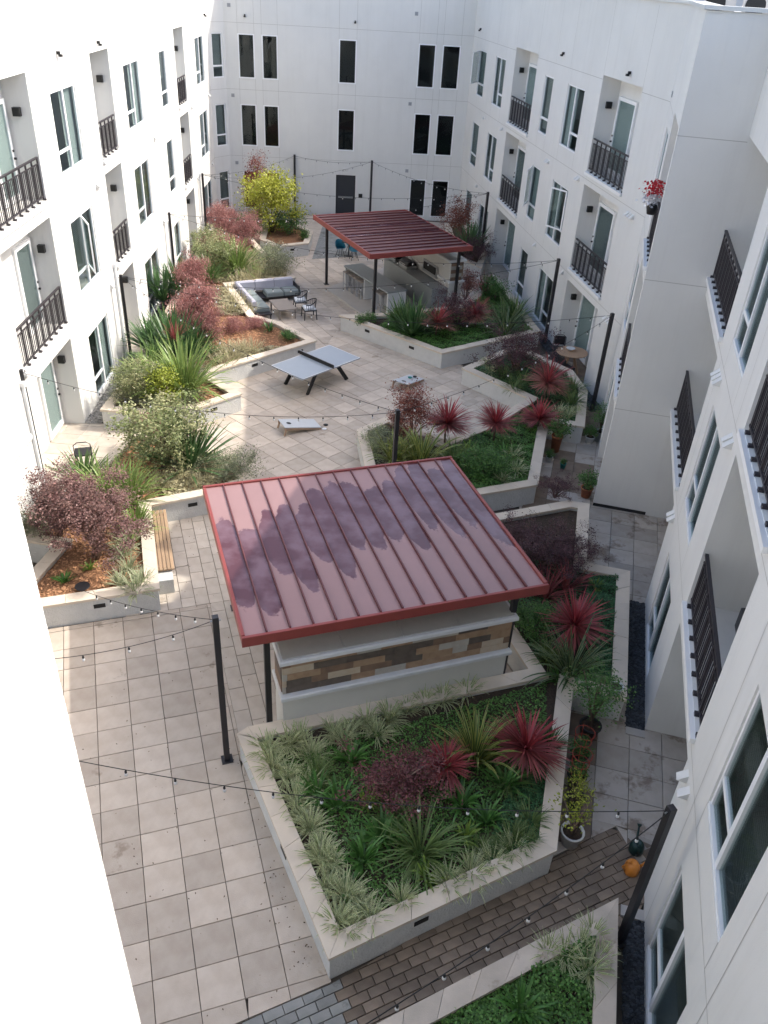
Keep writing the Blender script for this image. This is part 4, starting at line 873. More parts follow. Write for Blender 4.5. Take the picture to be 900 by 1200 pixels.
for x, y in ((0.1, -0.1), (2.5, -0.1), (2.5, -0.75), (0.1, -2.65), (0.75, -2.65), (0.75, -0.75)): part(t, 'leg', 'dark', ((x, y, 0.085), (0.05, 0.05, 0.17)))
t = thing('coffee_table', 'low grey brown coffee table in front of the sofa', 'coffee table', (-4.65, 32.38, 0), R(-64))
part(t, 'table_top', 'greywood', ((0, 0, 0.41), (1.3, 0.78, 0.04)), cb=0.006)
for x in (-0.58, 0.58):
    for y in (-0.33, 0.33): part(t, 'leg', 'greywood', ((x, y, 0.195), (0.05, 0.05, 0.39)))
def armchair(x, y, rz, label):
    t = thing('armchair', label, 'chair', (x, y, 0), rz)
    part(t, 'seat_cushion', 'seat', ((0, 0, 0.44), (0.48, 0.46, 0.08)), cb=0.025); part(t, 'seat_frame', 'wicker', ((0, 0, 0.38), (0.54, 0.52, 0.04)))
    for a in (-0.25, 0.25):
        for c in (-0.23, 0.23): b = MB(); b.bar((a, c, 0.4), (a * 1.1, c * 1.12, 0), 0.032); b.build('leg', M['wicker'], t, world=False)
    arc = [Vector((0.28 * math.cos(q_), 0.3 * math.sin(q_) + 0.0, 0.62 + 0.16 * max(0, math.sin(q_)))) for q_ in [R(-35 + 250 * k / 16) for k in range(17)]]
    b = MB(); b.tube(arc, 0.02, 6); b.build('arm_rail', M['wicker'], t, world=False)
    b = MB()
    for v in arc: b.bar(v, (v.x * 0.9, v.y * 0.85, 0.39), 0.012, 0.03)
    o = b.build('rope_back', M['wicker'], t, world=False); o['kind'] = 'stuff'
armchair(-4.02, 33.05, R(-75), 'black rope armchair nearest the sofa end with pale cushion'); armchair(-3.55, 32.15, R(-70), 'black rope armchair beside the coffee table corner with pale cushion')
# blue chairs and high table behind the far pavilion
def bluechair(x, y, rz, label):
    t = thing('chair', label, 'chair', (x, y, 0.0), rz, 'petrol blue chairs behind the far pavilion')
    b = MB(); n = 9
    for i in range(n):
        a = R(-20 + 220 * i / (n - 1)); c, s = math.cos(a), math.sin(a); h = 0.50 + 0.34 * max(0, s) ** 0.6
        b.v += [(c * 0.20, s * 0.20, 0.44), (c * 0.27, s * 0.27, h)]
    b.f = [(2 * i, 2 * i + 2, 2 * i + 3, 2 * i + 1) for i in range(n - 1)] + [tuple(2 * i for i in range(n))]; b.m = [0] * len(b.f); b.build('seat_shell', M['bluechair'], t, True, world=False)
    for a in (45, 135, 225, 315): b = MB(); b.bar((0.1 * math.cos(R(a)), 0.1 * math.sin(R(a)), 0.44), (0.26 * math.cos(R(a)), 0.26 * math.sin(R(a)), 0), 0.02); b.build('leg', M['dark'], t, world=False)
for x, y, a, l in ((-2.95, 40.8, 30, 'petrol blue shell chair farthest out from the pavilion post'), (-2.25, 40.55, 200, 'petrol blue shell chair next to the pavilion post'), (-2.5, 41.6, 120, 'petrol blue shell chair behind the small dark table')): bluechair(x, y, R(a), l)
t = thing('cafe_table', 'small dark round table among the blue chairs', 'table', (-2.55, 41.1, 0)); b = MB(); b.lathe((0, 0, 0.72), [(0.36, 0), (0.37, 0.02), (0.36, 0.03)], 18); b.build('table_top', M['dark'], t, world=False); b = MB(); b.lathe((0, 0, 0), [(0.2, 0), (0.2, 0.02), (0.03, 0.04), (0.03, 0.72)], 10); b.build('pedestal', M['dark'], t, world=False)
# round table in the ground floor recess
tp = PRF.P(26.9, 0, 0.15)
t = thing('patio_table', 'round pale wood patio table in the ground floor recess', 'table', (tp.x, tp.y, 0)); b = MB(); b.lathe((0, 0, 0.71), [(0.56, 0), (0.58, 0.015), (0.58, 0.03), (0.55, 0.04)], 24); b.build('table_top', M['tableround'], t, world=False)
for k in range(4): a = R(45 + 90 * k); b = MB(); b.bar((0.1 * math.cos(a), 0.1 * math.sin(a), 0.71), (0.4 * math.cos(a), 0.4 * math.sin(a), 0), 0.05); b.build('leg', M['tableround'], t, world=False)
b = MB(); b.lathe((tp.x - 0.05, tp.y + 0.1, 0.75), [(0.05, 0), (0.17, 0.09), (0.16, 0.09), (0.05, 0.02)], 14); tag(b.build('bowl', M['whitepot'], None, True), 'white bowl on the round patio table', 'bowl')
def patiochair(P, a, d, rz, label, panel=True):
    v = P.P(a, 0, d); t = thing('patio_chair', label, 'chair', (v.x, v.y, 0), rz)
    part(t, 'seat', 'dark', ((0, 0, 0.44), (0.46, 0.46, 0.04)), cb=0.01)
    for x in (-0.2, 0.2):
        for y in (-0.2, 0.2): part(t, 'leg', 'dark', ((x, y, 0.21), (0.03, 0.03, 0.42)))
    b = MB(); b.tube([(-0.22, 0.22, 0.46), (-0.22, 0.26, 0.8), (-0.12, 0.27, 0.88), (0.12, 0.27, 0.88), (0.22, 0.26, 0.8), (0.22, 0.22, 0.46)], 0.014, 6)
    if panel: b.box((0, 0.255, 0.67), (0.4, 0.02, 0.34))
    b.build('backrest', M['dark'], t, world=False)
patiochair(PRF, 27.95, 0.25, R(-5), 'dark patio chair behind the round pale table'); patiochair(PRF, 26.2, 0.55, R(120), 'dark patio chair in front of the round pale table')
patiochair(PLF, 19.9, 0.75, R(200), 'dark wire patio chair on the terrace behind the plum shrub', False)
# small table on the near upper balcony
v = PWG.P(10.0, 3.21, -0.85); t = thing('balcony_table', 'small white round table behind the dark railing', 'table', tuple(v)); b = MB(); b.lathe((0, 0, 0.70), [(0.36, 0), (0.375, 0.012), (0.36, 0.025)], 22); b.build('table_top', M['white'], t, world=False); b = MB(); b.lathe((0, 0, 0), [(0.2, 0), (0.2, 0.02), (0.025, 0.03), (0.025, 0.70)], 10); b.build('pedestal', M['dark'], t, world=False)
v = PWG.P(11.2, 3.21, -1.1); t = thing('outdoor_seat', 'charcoal outdoor seat beside the white balcony table', 'seat', tuple(v), -aN); part(t, 'seat', 'door', ((0, 0, 0.22), (0.7, 0.7, 0.42)), cb=0.04); part(t, 'backrest', 'door', ((0.3, 0, 0.6), (0.14, 0.7, 0.5)), cb=0.04)
v = PWG.P(17.2, 6.56, -0.75); t = thing('balcony_stand', 'wooden stand with grey top on the upper balcony', 'stand', tuple(v), -aN); part(t, 'stand_body', 'wood', ((0, 0, 0.5), (0.35, 0.5, 1.0)), cb=0.01); part(t, 'stand_top', 'greywood', ((0, 0, 1.02), (0.42, 0.6, 0.04)), cb=0.006)
# watering cans
def wcan(x, y, rz, m, label):
    t = thing('watering_can', label, 'watering can', (x, y, 0), rz)
    b = MB(); b.lathe((0, 0, 0), [(0.10, 0), (0.12, 0.03), (0.12, 0.17), (0.09, 0.23), (0.05, 0.25), (0.045, 0.245)], 16); b.build('can_body', M[m], t, True, world=False)
    b = MB(); b.tube([(0.10, 0, 0.06), (0.2, 0, 0.15), (0.30, 0, 0.27)], [0.03, 0.02, 0.016], 8); b.tube([(0.295, 0, 0.265), (0.33, 0, 0.30)], [0.02, 0.045], 10); b.build('spout', M[m], t, True, world=False)
    b = MB(); b.tube([(-0.05, 0, 0.24), (-0.13, 0, 0.30), (-0.19, 0, 0.2), (-0.12, 0, 0.06)], 0.014, 6); b.build('handle', M[m], t, True, world=False)
wcan(4.52, 8.33, R(75), 'greenplastic', 'dark green watering can beside the lamp pole'); wcan(4.36, 7.95, R(15), 'orangeplastic', 'orange watering can beside the lamp pole')
b = MB(); b.lathe((-6.42, 13.58, 0.55), [(0.05, 0), (0.15, 0.03), (0.16, 0.05), (0.15, 0.055)], 20); b.tube([(-6.42, 13.58, 0.47), (-6.42, 13.58, 0.56)], 0.03, 8); tag(b.build('round_disc', M['dark']), 'dark round disc at the mulch edge', 'lamp')  # plain dark disc on a short stub, no light source

# ------------------------------------------------------------------ plants
def blades(n, L0, L1, w0, e0, e1, droop, seg=6, rad=0.05, twist=0.3, zc=0.0, ball=False, seed=1, tipbrown=False, lean=0.0):
    r = random.Random(seed); b = MB(); b.uv = []; b.t = []
    for i in range(n):
        L_ = r.uniform(L0, L1); ph = r.uniform(0, 6.2832); f = (i + r.random()) / n
        th = e0 + (e1 - e0) * (f if not ball else math.acos(1 - f * (1 - math.cos(e1))) / e1) + r.uniform(-0.08, 0.08)
        dr = droop * r.uniform(0.2, 2.0); w_ = w0 * r.uniform(0.75, 1.2)
        rr_ = rad * math.sqrt(r.random()); x, y, z = rr_ * math.cos(ph), rr_ * math.sin(ph), zc; d = L_ / seg; tw = r.uniform(-twist, twist); base = len(b.v)
        for k in range(seg + 1):
            t_ = k / seg; a = th + dr * t_ ** 1.6
            dx, dz = math.sin(a), math.cos(a); sx, sy = -math.sin(ph + tw * t_), math.cos(ph + tw * t_)
            ww = w_ * 0.5 * min(1.0, 0.55 + t_ * 2.2) * (1 - t_ ** 3.0) ** 0.8 + 0.0008
            for s in (-1, 1):
                b.v.append((x + sx * ww * s, y + sy * ww * s, max(z, 0.004) + (0.12 * ww))); b.uv.append((0.5 + 0.5 * s, t_)); b.t.append(min(1, max(0, (f if ball else 0.2 + 0.6 * r.random()))))
            x += dx * math.cos(ph) * d; y += dx * math.sin(ph) * d; z += dz * d
        for k in range(seg): q_ = base + 2 * k; b.f.append((q_, q_ + 1, q_ + 3, q_ + 2)); b.m.append(0)
    return b
def shrub(rx, rz, nleaf, ls, zc, seed, asp=0.28, ncl=60, hollow=0.35, spread=0.22, nb=9, base=0.0, rag=0.3, up=0.2):
    """crown of leaf clumps on branches; returns (leaves, branches)"""
    r = random.Random(seed); L_ = MB(); L_.t = []; B = MB(); cl = []
    for i in range(ncl):
        while True:
            x, y, z = r.uniform(-1, 1), r.uniform(-1, 1), r.uniform(-1, 1); q_ = x * x + y * y + z * z
            if hollow ** 2 < q_ < 1: break
        k = 1 + r.uniform(-rag, rag); cl.append((x * rx * k, y * rx * k, zc + z * rz * k))
    for c in cl:
        sp = spread * r.uniform(0.6, 1.3); m = int(nleaf / ncl * r.uniform(0.6, 1.4)); tn = r.random()
        for j in range(m):
            p = [c[0] + r.gauss(0, sp), c[1] + r.gauss(0, sp), c[2] + r.gauss(0, sp * 0.8)]
            if p[2] < base + 0.02: continue
            s = ls * r.uniform(0.6, 1.3); a = r.uniform(0, 6.283); u = Vector((math.cos(a), math.sin(a), r.uniform(-0.6, 0.6) + up)).normalized(); v = u.cross(Vector((r.gauss(0, 1), r.gauss(0, 1), r.gauss(0, 1) + 1.2))).normalized(); P0 = Vector(p)
            i0 = len(L_.v); L_.v += [tuple(P0 - u * s * 0.5), tuple(P0 + v * s * asp), tuple(P0 + u * s * 0.5), tuple(P0 - v * s * asp)]; L_.f.append((i0, i0 + 1, i0 + 2, i0 + 3)); L_.m.append(0)
            L_.t += [min(1, max(0, tn * 0.6 + 0.4 * r.random()))] * 4
    for i in range(nb):
        c = cl[r.randrange(len(cl))]; b0 = (r.uniform(-0.08, 0.08) * rx, r.uniform(-0.08, 0.08) * rx, base - 0.05); m = (c[0] * 0.4, c[1] * 0.4, (c[2] + base) * 0.55)
        B.tube([b0, m, c], [0.028, 0.018, 0.006], 5)
    return L_, B
LIB = {}
def lib(k, f, m, smooth=True): LIB[k] = f.mesh(k, m, smooth)
for i in range(3):
    lib('liriope%d' % i, blades(80, 0.24, 0.42, 0.019, 0.15, 1.25, 0.9, 5, 0.05, seed=20 + i), LM['liriope']); lib('liriopegrey%d' % i, blades(85, 0.22, 0.42, 0.018, 0.1, 1.25, 0.8, 5, 0.06, seed=30 + i), LM['liriopegrey'])
    lib('agap%d' % i, blades(34, 0.35, 0.6, 0.05, 0.15, 1.0, 0.9, 6, 0.06, seed=40 + i), LM['agapanthus']); lib('agaplime%d' % i, blades(26, 0.3, 0.5, 0.055, 0.1, 0.9, 0.8, 6, 0.05, seed=43 + i), LM['agaplime'])
    lib('straw%d' % i, blades(110, 0.15, 0.38, 0.012, 0.1, 1.3, 0.7, 4, 0.22, seed=50 + i), LM['straw'])
    lib('cordy%d' % i, blades(260, 0.42, 0.66, 0.025, 0.0, 2.3, 0.45, 6, 0.03, 0.15, 0.0, True, seed=60 + i), LM['cordyline']); lib('cordytan%d' % i, blades(260, 0.45, 0.75, 0.024, 0.0, 2.5, 0.55, 6, 0.03, 0.15, 0.0, True, seed=66 + i), LM['cordyline_tan'])
    lib('dianella%d' % i, blades(120, 0.5, 0.85, 0.02, 0.1, 1.15, 1.2, 7, 0.09, seed=70 + i), LM['dianella'])
    lib('flax%d' % i, blades(130, 0.6, 1.1, 0.042, 0.0, 1.1, 0.45, 6, 0.12, seed=80 + i), LM['flax']); lib('flaxlight%d' % i, blades(190, 0.6, 1.1, 0.036, 0.0, 1.2, 0.75, 7, 0.16, seed=84 + i), LM['flaxlight'])
    lib('flaxdark%d' % i, blades(150, 0.7, 1.15, 0.042, 0.0, 1.25, 0.25, 5, 0.12, seed=88 + i), LM['flaxdark']); lib('flaxyellow%d' % i, blades(70, 0.6, 1.05, 0.05, 0.0, 0.95, 1.0, 8, 0.10, seed=92 + i), LM['flaxyellow']); lib('flaxcream%d' % i, blades(70, 0.7, 1.15, 0.045, 0.1, 1.2, 0.8, 8, 0.10, seed=96 + i), LM['flaxcream'])
    lib('flaxred%d' % i, blades(70, 0.45, 0.8, 0.03, 0.0, 1.1, 0.4, 5, 0.08, 0.2, seed=100 + i), LM['cordyline'])
def shr(k, m, *a, wood='twig', **kw):
    L_, B = shrub(*a, **kw); LIB[k] = L_.mesh(k, LM[m]); LIB[k + '_w'] = B.mesh(k + '_w', M[wood], True)
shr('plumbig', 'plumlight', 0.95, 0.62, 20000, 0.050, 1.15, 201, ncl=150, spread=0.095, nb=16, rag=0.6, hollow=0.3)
shr('plumfront', 'plum', 0.60, 0.30, 6500, 0.040, 0.44, 202, ncl=80, spread=0.075, nb=12, rag=0.6)
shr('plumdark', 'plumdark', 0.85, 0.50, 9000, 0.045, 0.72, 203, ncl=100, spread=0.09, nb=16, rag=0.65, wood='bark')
shr('rust', 'rust', 0.62, 0.70, 6500, 0.055, 1.0, 204, ncl=80, spread=0.14, nb=12, rag=0.4)
shr('pink', 'pink', 0.60, 0.95, 10000, 0.085, 1.0, 205, asp=0.13, ncl=70, spread=0.15, nb=9, up=1.2, rag=0.55)
shr('pinklow', 'pink', 0.75, 0.35, 6500, 0.08, 0.42, 206, asp=0.13, ncl=70, spread=0.16, nb=8, up=0.6, rag=0.3)
shr('cream', 'cream', 0.85, 0.62, 9000, 0.065, 0.75, 207, ncl=130, spread=0.10, nb=9, rag=0.3)
shr('sage', 'sage', 0.55, 0.26, 4500, 0.04, 0.26, 208, ncl=70, spread=0.10, nb=6, rag=0.3)
shr('lime', 'lime', 0.40, 0.45, 2600, 0.055, 0.6, 209, ncl=26, spread=0.11, nb=7, rag=0.4)
shr('yellow', 'yellow', 1.05, 1.05, 7500, 0.10, 1.35, 210, ncl=70, spread=0.22, nb=10, up=0.7, rag=0.35, wood='bark')
shr('green', 'green', 0.50, 0.36, 3600, 0.05, 0.40, 211, ncl=60, spread=0.11, nb=7, rag=0.3)
shr('pottree', 'green', 0.42, 0.42, 2000, 0.045, 0.85, 212, ncl=34, spread=0.12, nb=8, rag=0.4, wood='bark')
shr('potbush', 'green', 0.26, 0.20, 1300, 0.05, 0.28, 213, ncl=34, spread=0.07, nb=6, rag=0.25)
shr('rose', 'lime', 0.34, 0.30, 420, 0.05, 0.62, 214, ncl=22, spread=0.07, nb=12, rag=0.5)
_n = [0]
GROW = dict(cordy=1.38, cordytan=1.25, liriope=1.14, liriopegrey=1.2, dianella=1.25, agap=1.15, flaxlight=1.2, flaxyellow=1.2, flaxcream=1.15, straw=1.25, pink=1.2, flaxdark=1.15, plumdark=1.15, rust=0.92, plumbig=1.0)
def plant(kind, px, py, label, cat='plant', s=1.0, z=None, key=None, group=None, xy=None, trunk=0.0, tw=0.03, name=None, sz=None, wood=None):
    """one plant: foliage plus trunk or stems, set on the soil where photo pixel (px, py) meets it"""
    _n[0] += 1; z = Z - 0.13 if z is None else z; s *= GROW.get(kind, 1.12)
    p = G(px, py, z) if xy is None else Vector((xy[0], xy[1], z)); v = _n[0] % 3
    me = LIB.get(kind) or LIB[kind + str(v)]
    nm = name or 'plant'; rz = U(0, 6.28)
    if trunk == 0 and (kind + '_w') not in LIB:
        o = link(nm, me); o.location = p; o.rotation_euler = (U(-0.06, 0.06), U(-0.06, 0.06), rz); o.scale = (s, s, sz or s * U(0.92, 1.1)); return tag(o, label, cat, group)
    t = thing(nm, label, cat, tuple(p), rz, group)
    o = link('foliage', me, t); o.location = (0, 0, trunk); o.scale = (s * U(0.92, 1.08), s * U(0.92, 1.08), sz or s * U(0.9, 1.12)); o.rotation_euler = (U(-0.22, 0.22) if trunk else 0, U(-0.22, 0.22) if trunk else 0, 0)
    if trunk: b = MB(); b.tube([(0, 0, -0.08), (0.02, 0.01, trunk * 0.5), (0, 0, trunk + 0.05)], [tw * 1.2, tw, tw * 0.9], 7); b.build('trunk', M['bark'], t, True, world=False)
    if kind + '_w' in LIB: o = link('stem', LIB[kind + '_w'], t); o.scale = (s, s, sz or s)
    return t
def tufts(kind, pts, label, group, s=1.0, cat='grass tuft', name='grass_tuft', z=None):
    for x, y in pts: plant(kind, x + U(-2, 2), y + U(-2, 2), label, cat, s * U(0.85, 1.15), z, group=group, name=name)
# front planter
plant('cordy', 613, 893, 'large red cordyline at the right corner of the front planter', s=0.98, trunk=0.35, name='cordyline')
plant('cordy', 522, 912, 'smaller red cordyline beside the plum shrub in the front planter', s=0.66, trunk=0.30, name='cordyline')
plant('flaxyellow', 556, 893, 'yellow striped flax between the two front cordylines', s=0.92, name='flax_plant')
plant('plumfront', 466, 928, 'low plum shrub in the middle of the front planter', 'shrub', 1.0, name='plum_shrub')
plant('dianella', 492, 1003, 'big arching strap leaved clump near the front coping', s=0.95, name='strap_leaf_plant'); plant('dianella', 462, 958, 'arching strap leaved clump below the plum shrub', s=0.7, name='strap_leaf_plant'); plant('dianella', 372, 912, 'upright strap leaved clump near the striped tufts', s=0.55, name='strap_leaf_plant')
plant('dianella', 598, 920, 'strap leaved clump below the large front cordyline', s=0.55, name='strap_leaf_plant'); plant('flaxdark', 640, 880, 'dark strap leaves behind the large front cordyline', s=0.45, name='strap_leaf_plant')
for x, y, l, k, s in ((412, 893, 'glossy green agapanthus left of the plum shrub', 'agap', 0.85), (396, 948, 'wide glossy agapanthus along the left side of the front planter', 'agap', 0.9), (448, 985, 'agapanthus with yellow tipped leaves in the front planter', 'agap', 0.95), (590, 925, 'dark agapanthus below the large front cordyline', 'agap', 0.9), (500, 1030, 'lime agapanthus leaning to the front coping', 'agaplime', 0.7), (470, 985, 'bright agapanthus in the middle of the front planter', 'agaplime', 0.6), (655, 800, 'low glossy agapanthus by the notch of the front planter', 'agap', 0.6)): plant(k, x, y, l, s=s, name='agapanthus')
tufts('liriope', [(312, 882), (337, 874), (322, 900), (345, 938), (362, 925), (350, 957), (374, 995), (366, 972), (390, 1018), (384, 1040), (404, 1052), (393, 1082), (408, 1092), (435, 1080), (390, 862), (412, 856), (430, 850), (456, 843), (478, 834), (497, 826), (402, 872), (440, 862), (525, 1040), (553, 1026), (575, 1016), (366, 886), (352, 870), (378, 1008), (424, 1066), (470, 1058), (335, 912), (520, 822), (545, 815), (600, 1002)], 'variegated grass tuft edging the front planter', 'variegated tufts of the front planter', 0.98)
tufts('dianella', [(600, 985), (585, 1000), (622, 968), (612, 990), (562, 1000)], 'soft green grass clump at the right of the front planter', 'green clumps of the front planter', 0.42)
for x, y, l, k, s_ in ((372, 935, 'bright agapanthus among the striped tufts', 'agap', 0.75), (425, 1010, 'broad leaved agapanthus near the front coping', 'agap', 0.85), (540, 945, 'broad leaved agapanthus right of the plum shrub', 'agap', 0.9), (430, 945, 'low agapanthus below the plum shrub edge', 'agaplime', 0.7), (545, 985, 'lime agapanthus right of the arching clump', 'agaplime', 0.75), (570, 965, 'agapanthus before the dark ground cover', 'agap', 0.75)): plant(k, x, y, l, s=s_, name='agapanthus')
# planter right of the pavilion
plant('cordy', 669, 752, 'red cordyline above the cream edged flax', s=0.98, trunk=0.45, name='cordyline'); plant('flaxcream', 668, 792, 'cream edged flax spilling over the planter notch', s=1.0, name='flax_plant')
plant('flaxred', 638, 700, 'dark red flax left under the dark plum shrub', s=1.0, name='flax_plant'); plant('flaxred', 662, 690, 'dark red flax right under the dark plum shrub', s=1.0, name='flax_plant')
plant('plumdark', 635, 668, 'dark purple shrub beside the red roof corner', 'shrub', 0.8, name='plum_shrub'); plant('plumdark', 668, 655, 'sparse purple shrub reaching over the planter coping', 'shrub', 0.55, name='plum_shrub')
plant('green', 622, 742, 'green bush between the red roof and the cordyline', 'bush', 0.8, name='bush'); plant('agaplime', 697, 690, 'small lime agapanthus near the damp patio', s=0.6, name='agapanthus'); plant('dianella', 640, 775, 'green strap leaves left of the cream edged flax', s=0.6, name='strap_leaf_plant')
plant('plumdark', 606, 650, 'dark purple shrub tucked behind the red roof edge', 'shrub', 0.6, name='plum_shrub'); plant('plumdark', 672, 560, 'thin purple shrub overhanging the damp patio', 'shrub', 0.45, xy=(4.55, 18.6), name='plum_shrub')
# zigzag planter
plant('rust', 483, 515, 'rust red shrub by the bean bag board', 'shrub', 1.05, name='rust_shrub'); plant('rust', 466, 508, 'low rust red shrub at the planter tip', 'shrub', 0.5, name='rust_shrub')
plant('cordy', 521, 523, 'dark red cordyline next to the rust shrub', s=1.08, trunk=0.75, name='cordyline'); plant('cordy', 578, 517, 'red cordyline above the path coping', s=0.85, trunk=0.6, name='cordyline'); plant('cordy', 630, 503, 'red cordyline where the two planters join', s=0.95, trunk=0.35, name='cordyline')
plant('flaxyellow', 492, 548, 'big yellow striped flax behind the black pole', s=1.25, name='flax_plant'); plant('flaxyellow', 462, 545, 'yellow striped flax spilling over the planter edge', s=0.95, name='flax_plant'); plant('dianella', 530, 545, 'green strap leaved clump behind the red roof', s=0.9, name='strap_leaf_plant')
plant('green', 567, 556, 'feathery green bush in the zigzag planter', 'bush', 1.1, name='bush'); plant('agaplime', 548, 532, 'lime agapanthus left of the feathery bush', s=0.95, name='agapanthus'); plant('agap', 590, 535, 'agapanthus right of the feathery bush', s=0.8, name='agapanthus')
tufts('liriope', [(606, 553), (590, 566), (600, 540), (432, 520), (445, 513), (440, 530), (640, 500)], 'small grass tuft in the zigzag planter', 'tufts of the zigzag planter', 1.0); plant('sage', 445, 522, 'grey green low bush at the zigzag planter tip', 'bush', 0.8, name='bush')
plant('plumdark', 603, 438, 'dark plum shrub at the head of the zigzag planter', 'shrub', 1.0, sz=1.25, name='plum_shrub'); plant('cordytan', 638, 468, 'large red and tan cordyline before the round table', s=1.15, trunk=0.6, name='cordyline')
tufts('dianella', [(588, 443), (612, 452), (600, 458), (655, 462), (668, 478), (672, 460)], 'green strap clump around the tan cordyline', 'strap clumps of the zigzag planter head', 0.7); tufts('liriope', [(665, 492), (655, 486), (675, 485), (567, 428), (575, 436)], 'yellow green tuft near the potted plants', 'yellow tufts of the zigzag planter head', 1.0)
# far wedge planter
plant('flaxdark', 483, 392, 'dark green flax beside the counter', s=1.25, name='flax_plant'); plant('flax', 470, 380, 'upright green flax before the far pavilion post', s=1.0, name='flax_plant')
plant('cordytan', 511, 394, 'red cordyline at the left of the far wedge planter', s=1.1, trunk=0.5, name='cordyline'); plant('cordytan', 556, 385, 'red cordyline in the middle of the far wedge planter', s=1.05, trunk=0.55, name='cordyline')
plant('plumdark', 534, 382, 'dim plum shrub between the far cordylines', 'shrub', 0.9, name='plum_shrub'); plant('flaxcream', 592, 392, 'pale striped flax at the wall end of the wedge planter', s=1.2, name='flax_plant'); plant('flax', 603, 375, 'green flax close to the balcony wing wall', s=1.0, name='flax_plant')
plant('flaxred', 568, 345, 'reddish flax near the far pavilion post', s=1.2, name='flax_plant'); plant('rust', 545, 350, 'rust shrub beside the far pavilion post', 'shrub', 0.8, name='rust_shrub'); plant('green', 580, 350, 'green bush near the balcony wing wall', 'bush', 1.1, name='bush')
for x, y, l in ((434, 378, 'little green plant in bare soil by the counter'), (455, 388, 'little green plant near the wedge planter edge'), (424, 381, 'little green plant at the wedge planter tip'), (462, 378, 'little green plant under the dark flax')): plant('potbush', x, y, l, s=0.8, name='small_plant')
# far corner planter
plant('rust', 500, 268, 'reddish shrub behind the far roof', 'shrub', 1.3, xy=(2.9, 43.5), name='rust_shrub'); plant('flaxred', 515, 270, 'red flax behind the far roof', s=1.3, xy=(3.2, 42.0), name='flax_plant'); plant('flaxdark', 530, 270, 'dark flax behind the far roof ridge', s=1.35, xy=(3.45, 40.9), name='flax_plant'); plant('plumdark', 545, 290, 'dark plum shrub at the corner of the far roof', 'shrub', 0.8, xy=(3.7, 39.6), name='plum_shrub')
# big plum planter
plant('plumbig', 112, 652, 'large dusty plum shrub filling the planter by the bench', 'shrub', 1.18, name='plum_shrub'); plant('plumlight' if False else 'plumbig', 70, 628, 'smaller dusty plum shrub beside the wall end', 'shrub', 0.72, name='plum_shrub')
plant('flaxlight', 128, 590, 'green flax behind the large dusty plum', s=1.15, name='flax_plant'); plant('flaxlight', 152, 592, 'bright green flax between plum shrub and coping', s=0.95, name='flax_plant'); plant('flaxlight', 160, 622, 'yellow green flax leaning over the bench coping', s=0.62, name='flax_plant')
plant('flax', 100, 570, 'tall green flax at the terrace edge', s=1.0, name='flax_plant')
tufts('liriopegrey', [(145, 652), (150, 668), (142, 684), (166, 684), (158, 694), (150, 640)], 'pale striped grass tuft in orange mulch', 'pale tufts in the big plum planter', 1.05); plant('agap', 76, 683, 'small dark agapanthus alone in orange mulch', s=0.55, name='agapanthus'); plant('agaplime', 106, 668, 'small lime agapanthus under the large dusty plum', s=0.5, name='agapanthus')
plant('sage', 42, 622, 'grey green low bush by the concrete recess', 'bush', 0.9, name='bush')
# bench planter far arm
plant('cream', 192, 545, 'cream flowered bush next to the dark green flax', 'bush', 1.15, name='bush'); plant('flaxdark', 222, 548, 'big dark green flax spreading over the coping', s=1.35, name='flax_plant'); plant('pinklow', 178, 505, 'pink tipped shrub behind the cream bush', 'shrub', 0.5, name='pink_shrub')
tufts('straw', [(180, 566), (196, 570), (212, 568), (228, 563), (243, 562), (205, 558), (262, 556), (188, 575), (236, 570)], 'pale straw coloured tuft along the bench planter arm', 'straw tufts of the bench planter arm', 0.95); plant('sage', 282, 558, 'rounded grey green bush at the planter tip by the red roof', 'bush', 1.0, name='bush'); plant('sage', 252, 550, 'flat grey green bush under the dark green flax', 'bush', 0.8, name='bush'); plant('agaplime', 250, 540, 'yellowish agapanthus at the coping by the dark flax', s=0.7, name='agapanthus')
# sawtooth planter
plant('flaxlight', 216, 462, 'large light green flax at the sawtooth tip', s=1.5, name='flax_plant'); plant('flaxlight', 190, 462, 'light green flax behind the lime shrub', s=1.1, name='flax_plant'); plant('lime', 198, 474, 'lime shrub with yellow shoots in front of the flax', 'shrub', 1.2, name='lime_shrub'); plant('cream', 165, 468, 'olive bush at the wall side of the sawtooth planter', 'bush', 0.75, name='bush')
plant('flaxred', 208, 425, 'pink red flax tuft above the light green flax', s=0.75, trunk=0.85, name='flax_plant'); plant('flaxdark', 205, 418, 'dark green flax leaning toward the sunlit wall', s=1.45, name='flax_plant'); plant('flax', 232, 412, 'green flax beside the tall pink shrub', s=1.0, name='flax_plant')
plant('agaplime', 246, 415, 'lime agapanthus near the tall pink shrub', s=0.9, name='agapanthus'); plant('pink', 236, 396, 'tall pink red shrub beside the sunlit wall', 'shrub', 0.98, name='pink_shrub'); plant('pink', 228, 352, 'tall pink red shrub behind its twin', 'shrub', 0.8, name='pink_shrub')
plant('flaxdark', 208, 340, 'dark flax against the sunlit wall behind the pink shrubs', s=1.35, name='flax_plant')
tufts('straw', [(255, 422), (265, 416), (275, 412), (285, 410), (262, 428), (280, 418), (296, 408), (270, 424), (275, 366), (284, 358), (280, 350), (290, 366), (272, 356), (268, 345)], 'pale straw tuft on the mulch left of the tennis table', 'straw tufts left of the tennis table', 1.15)
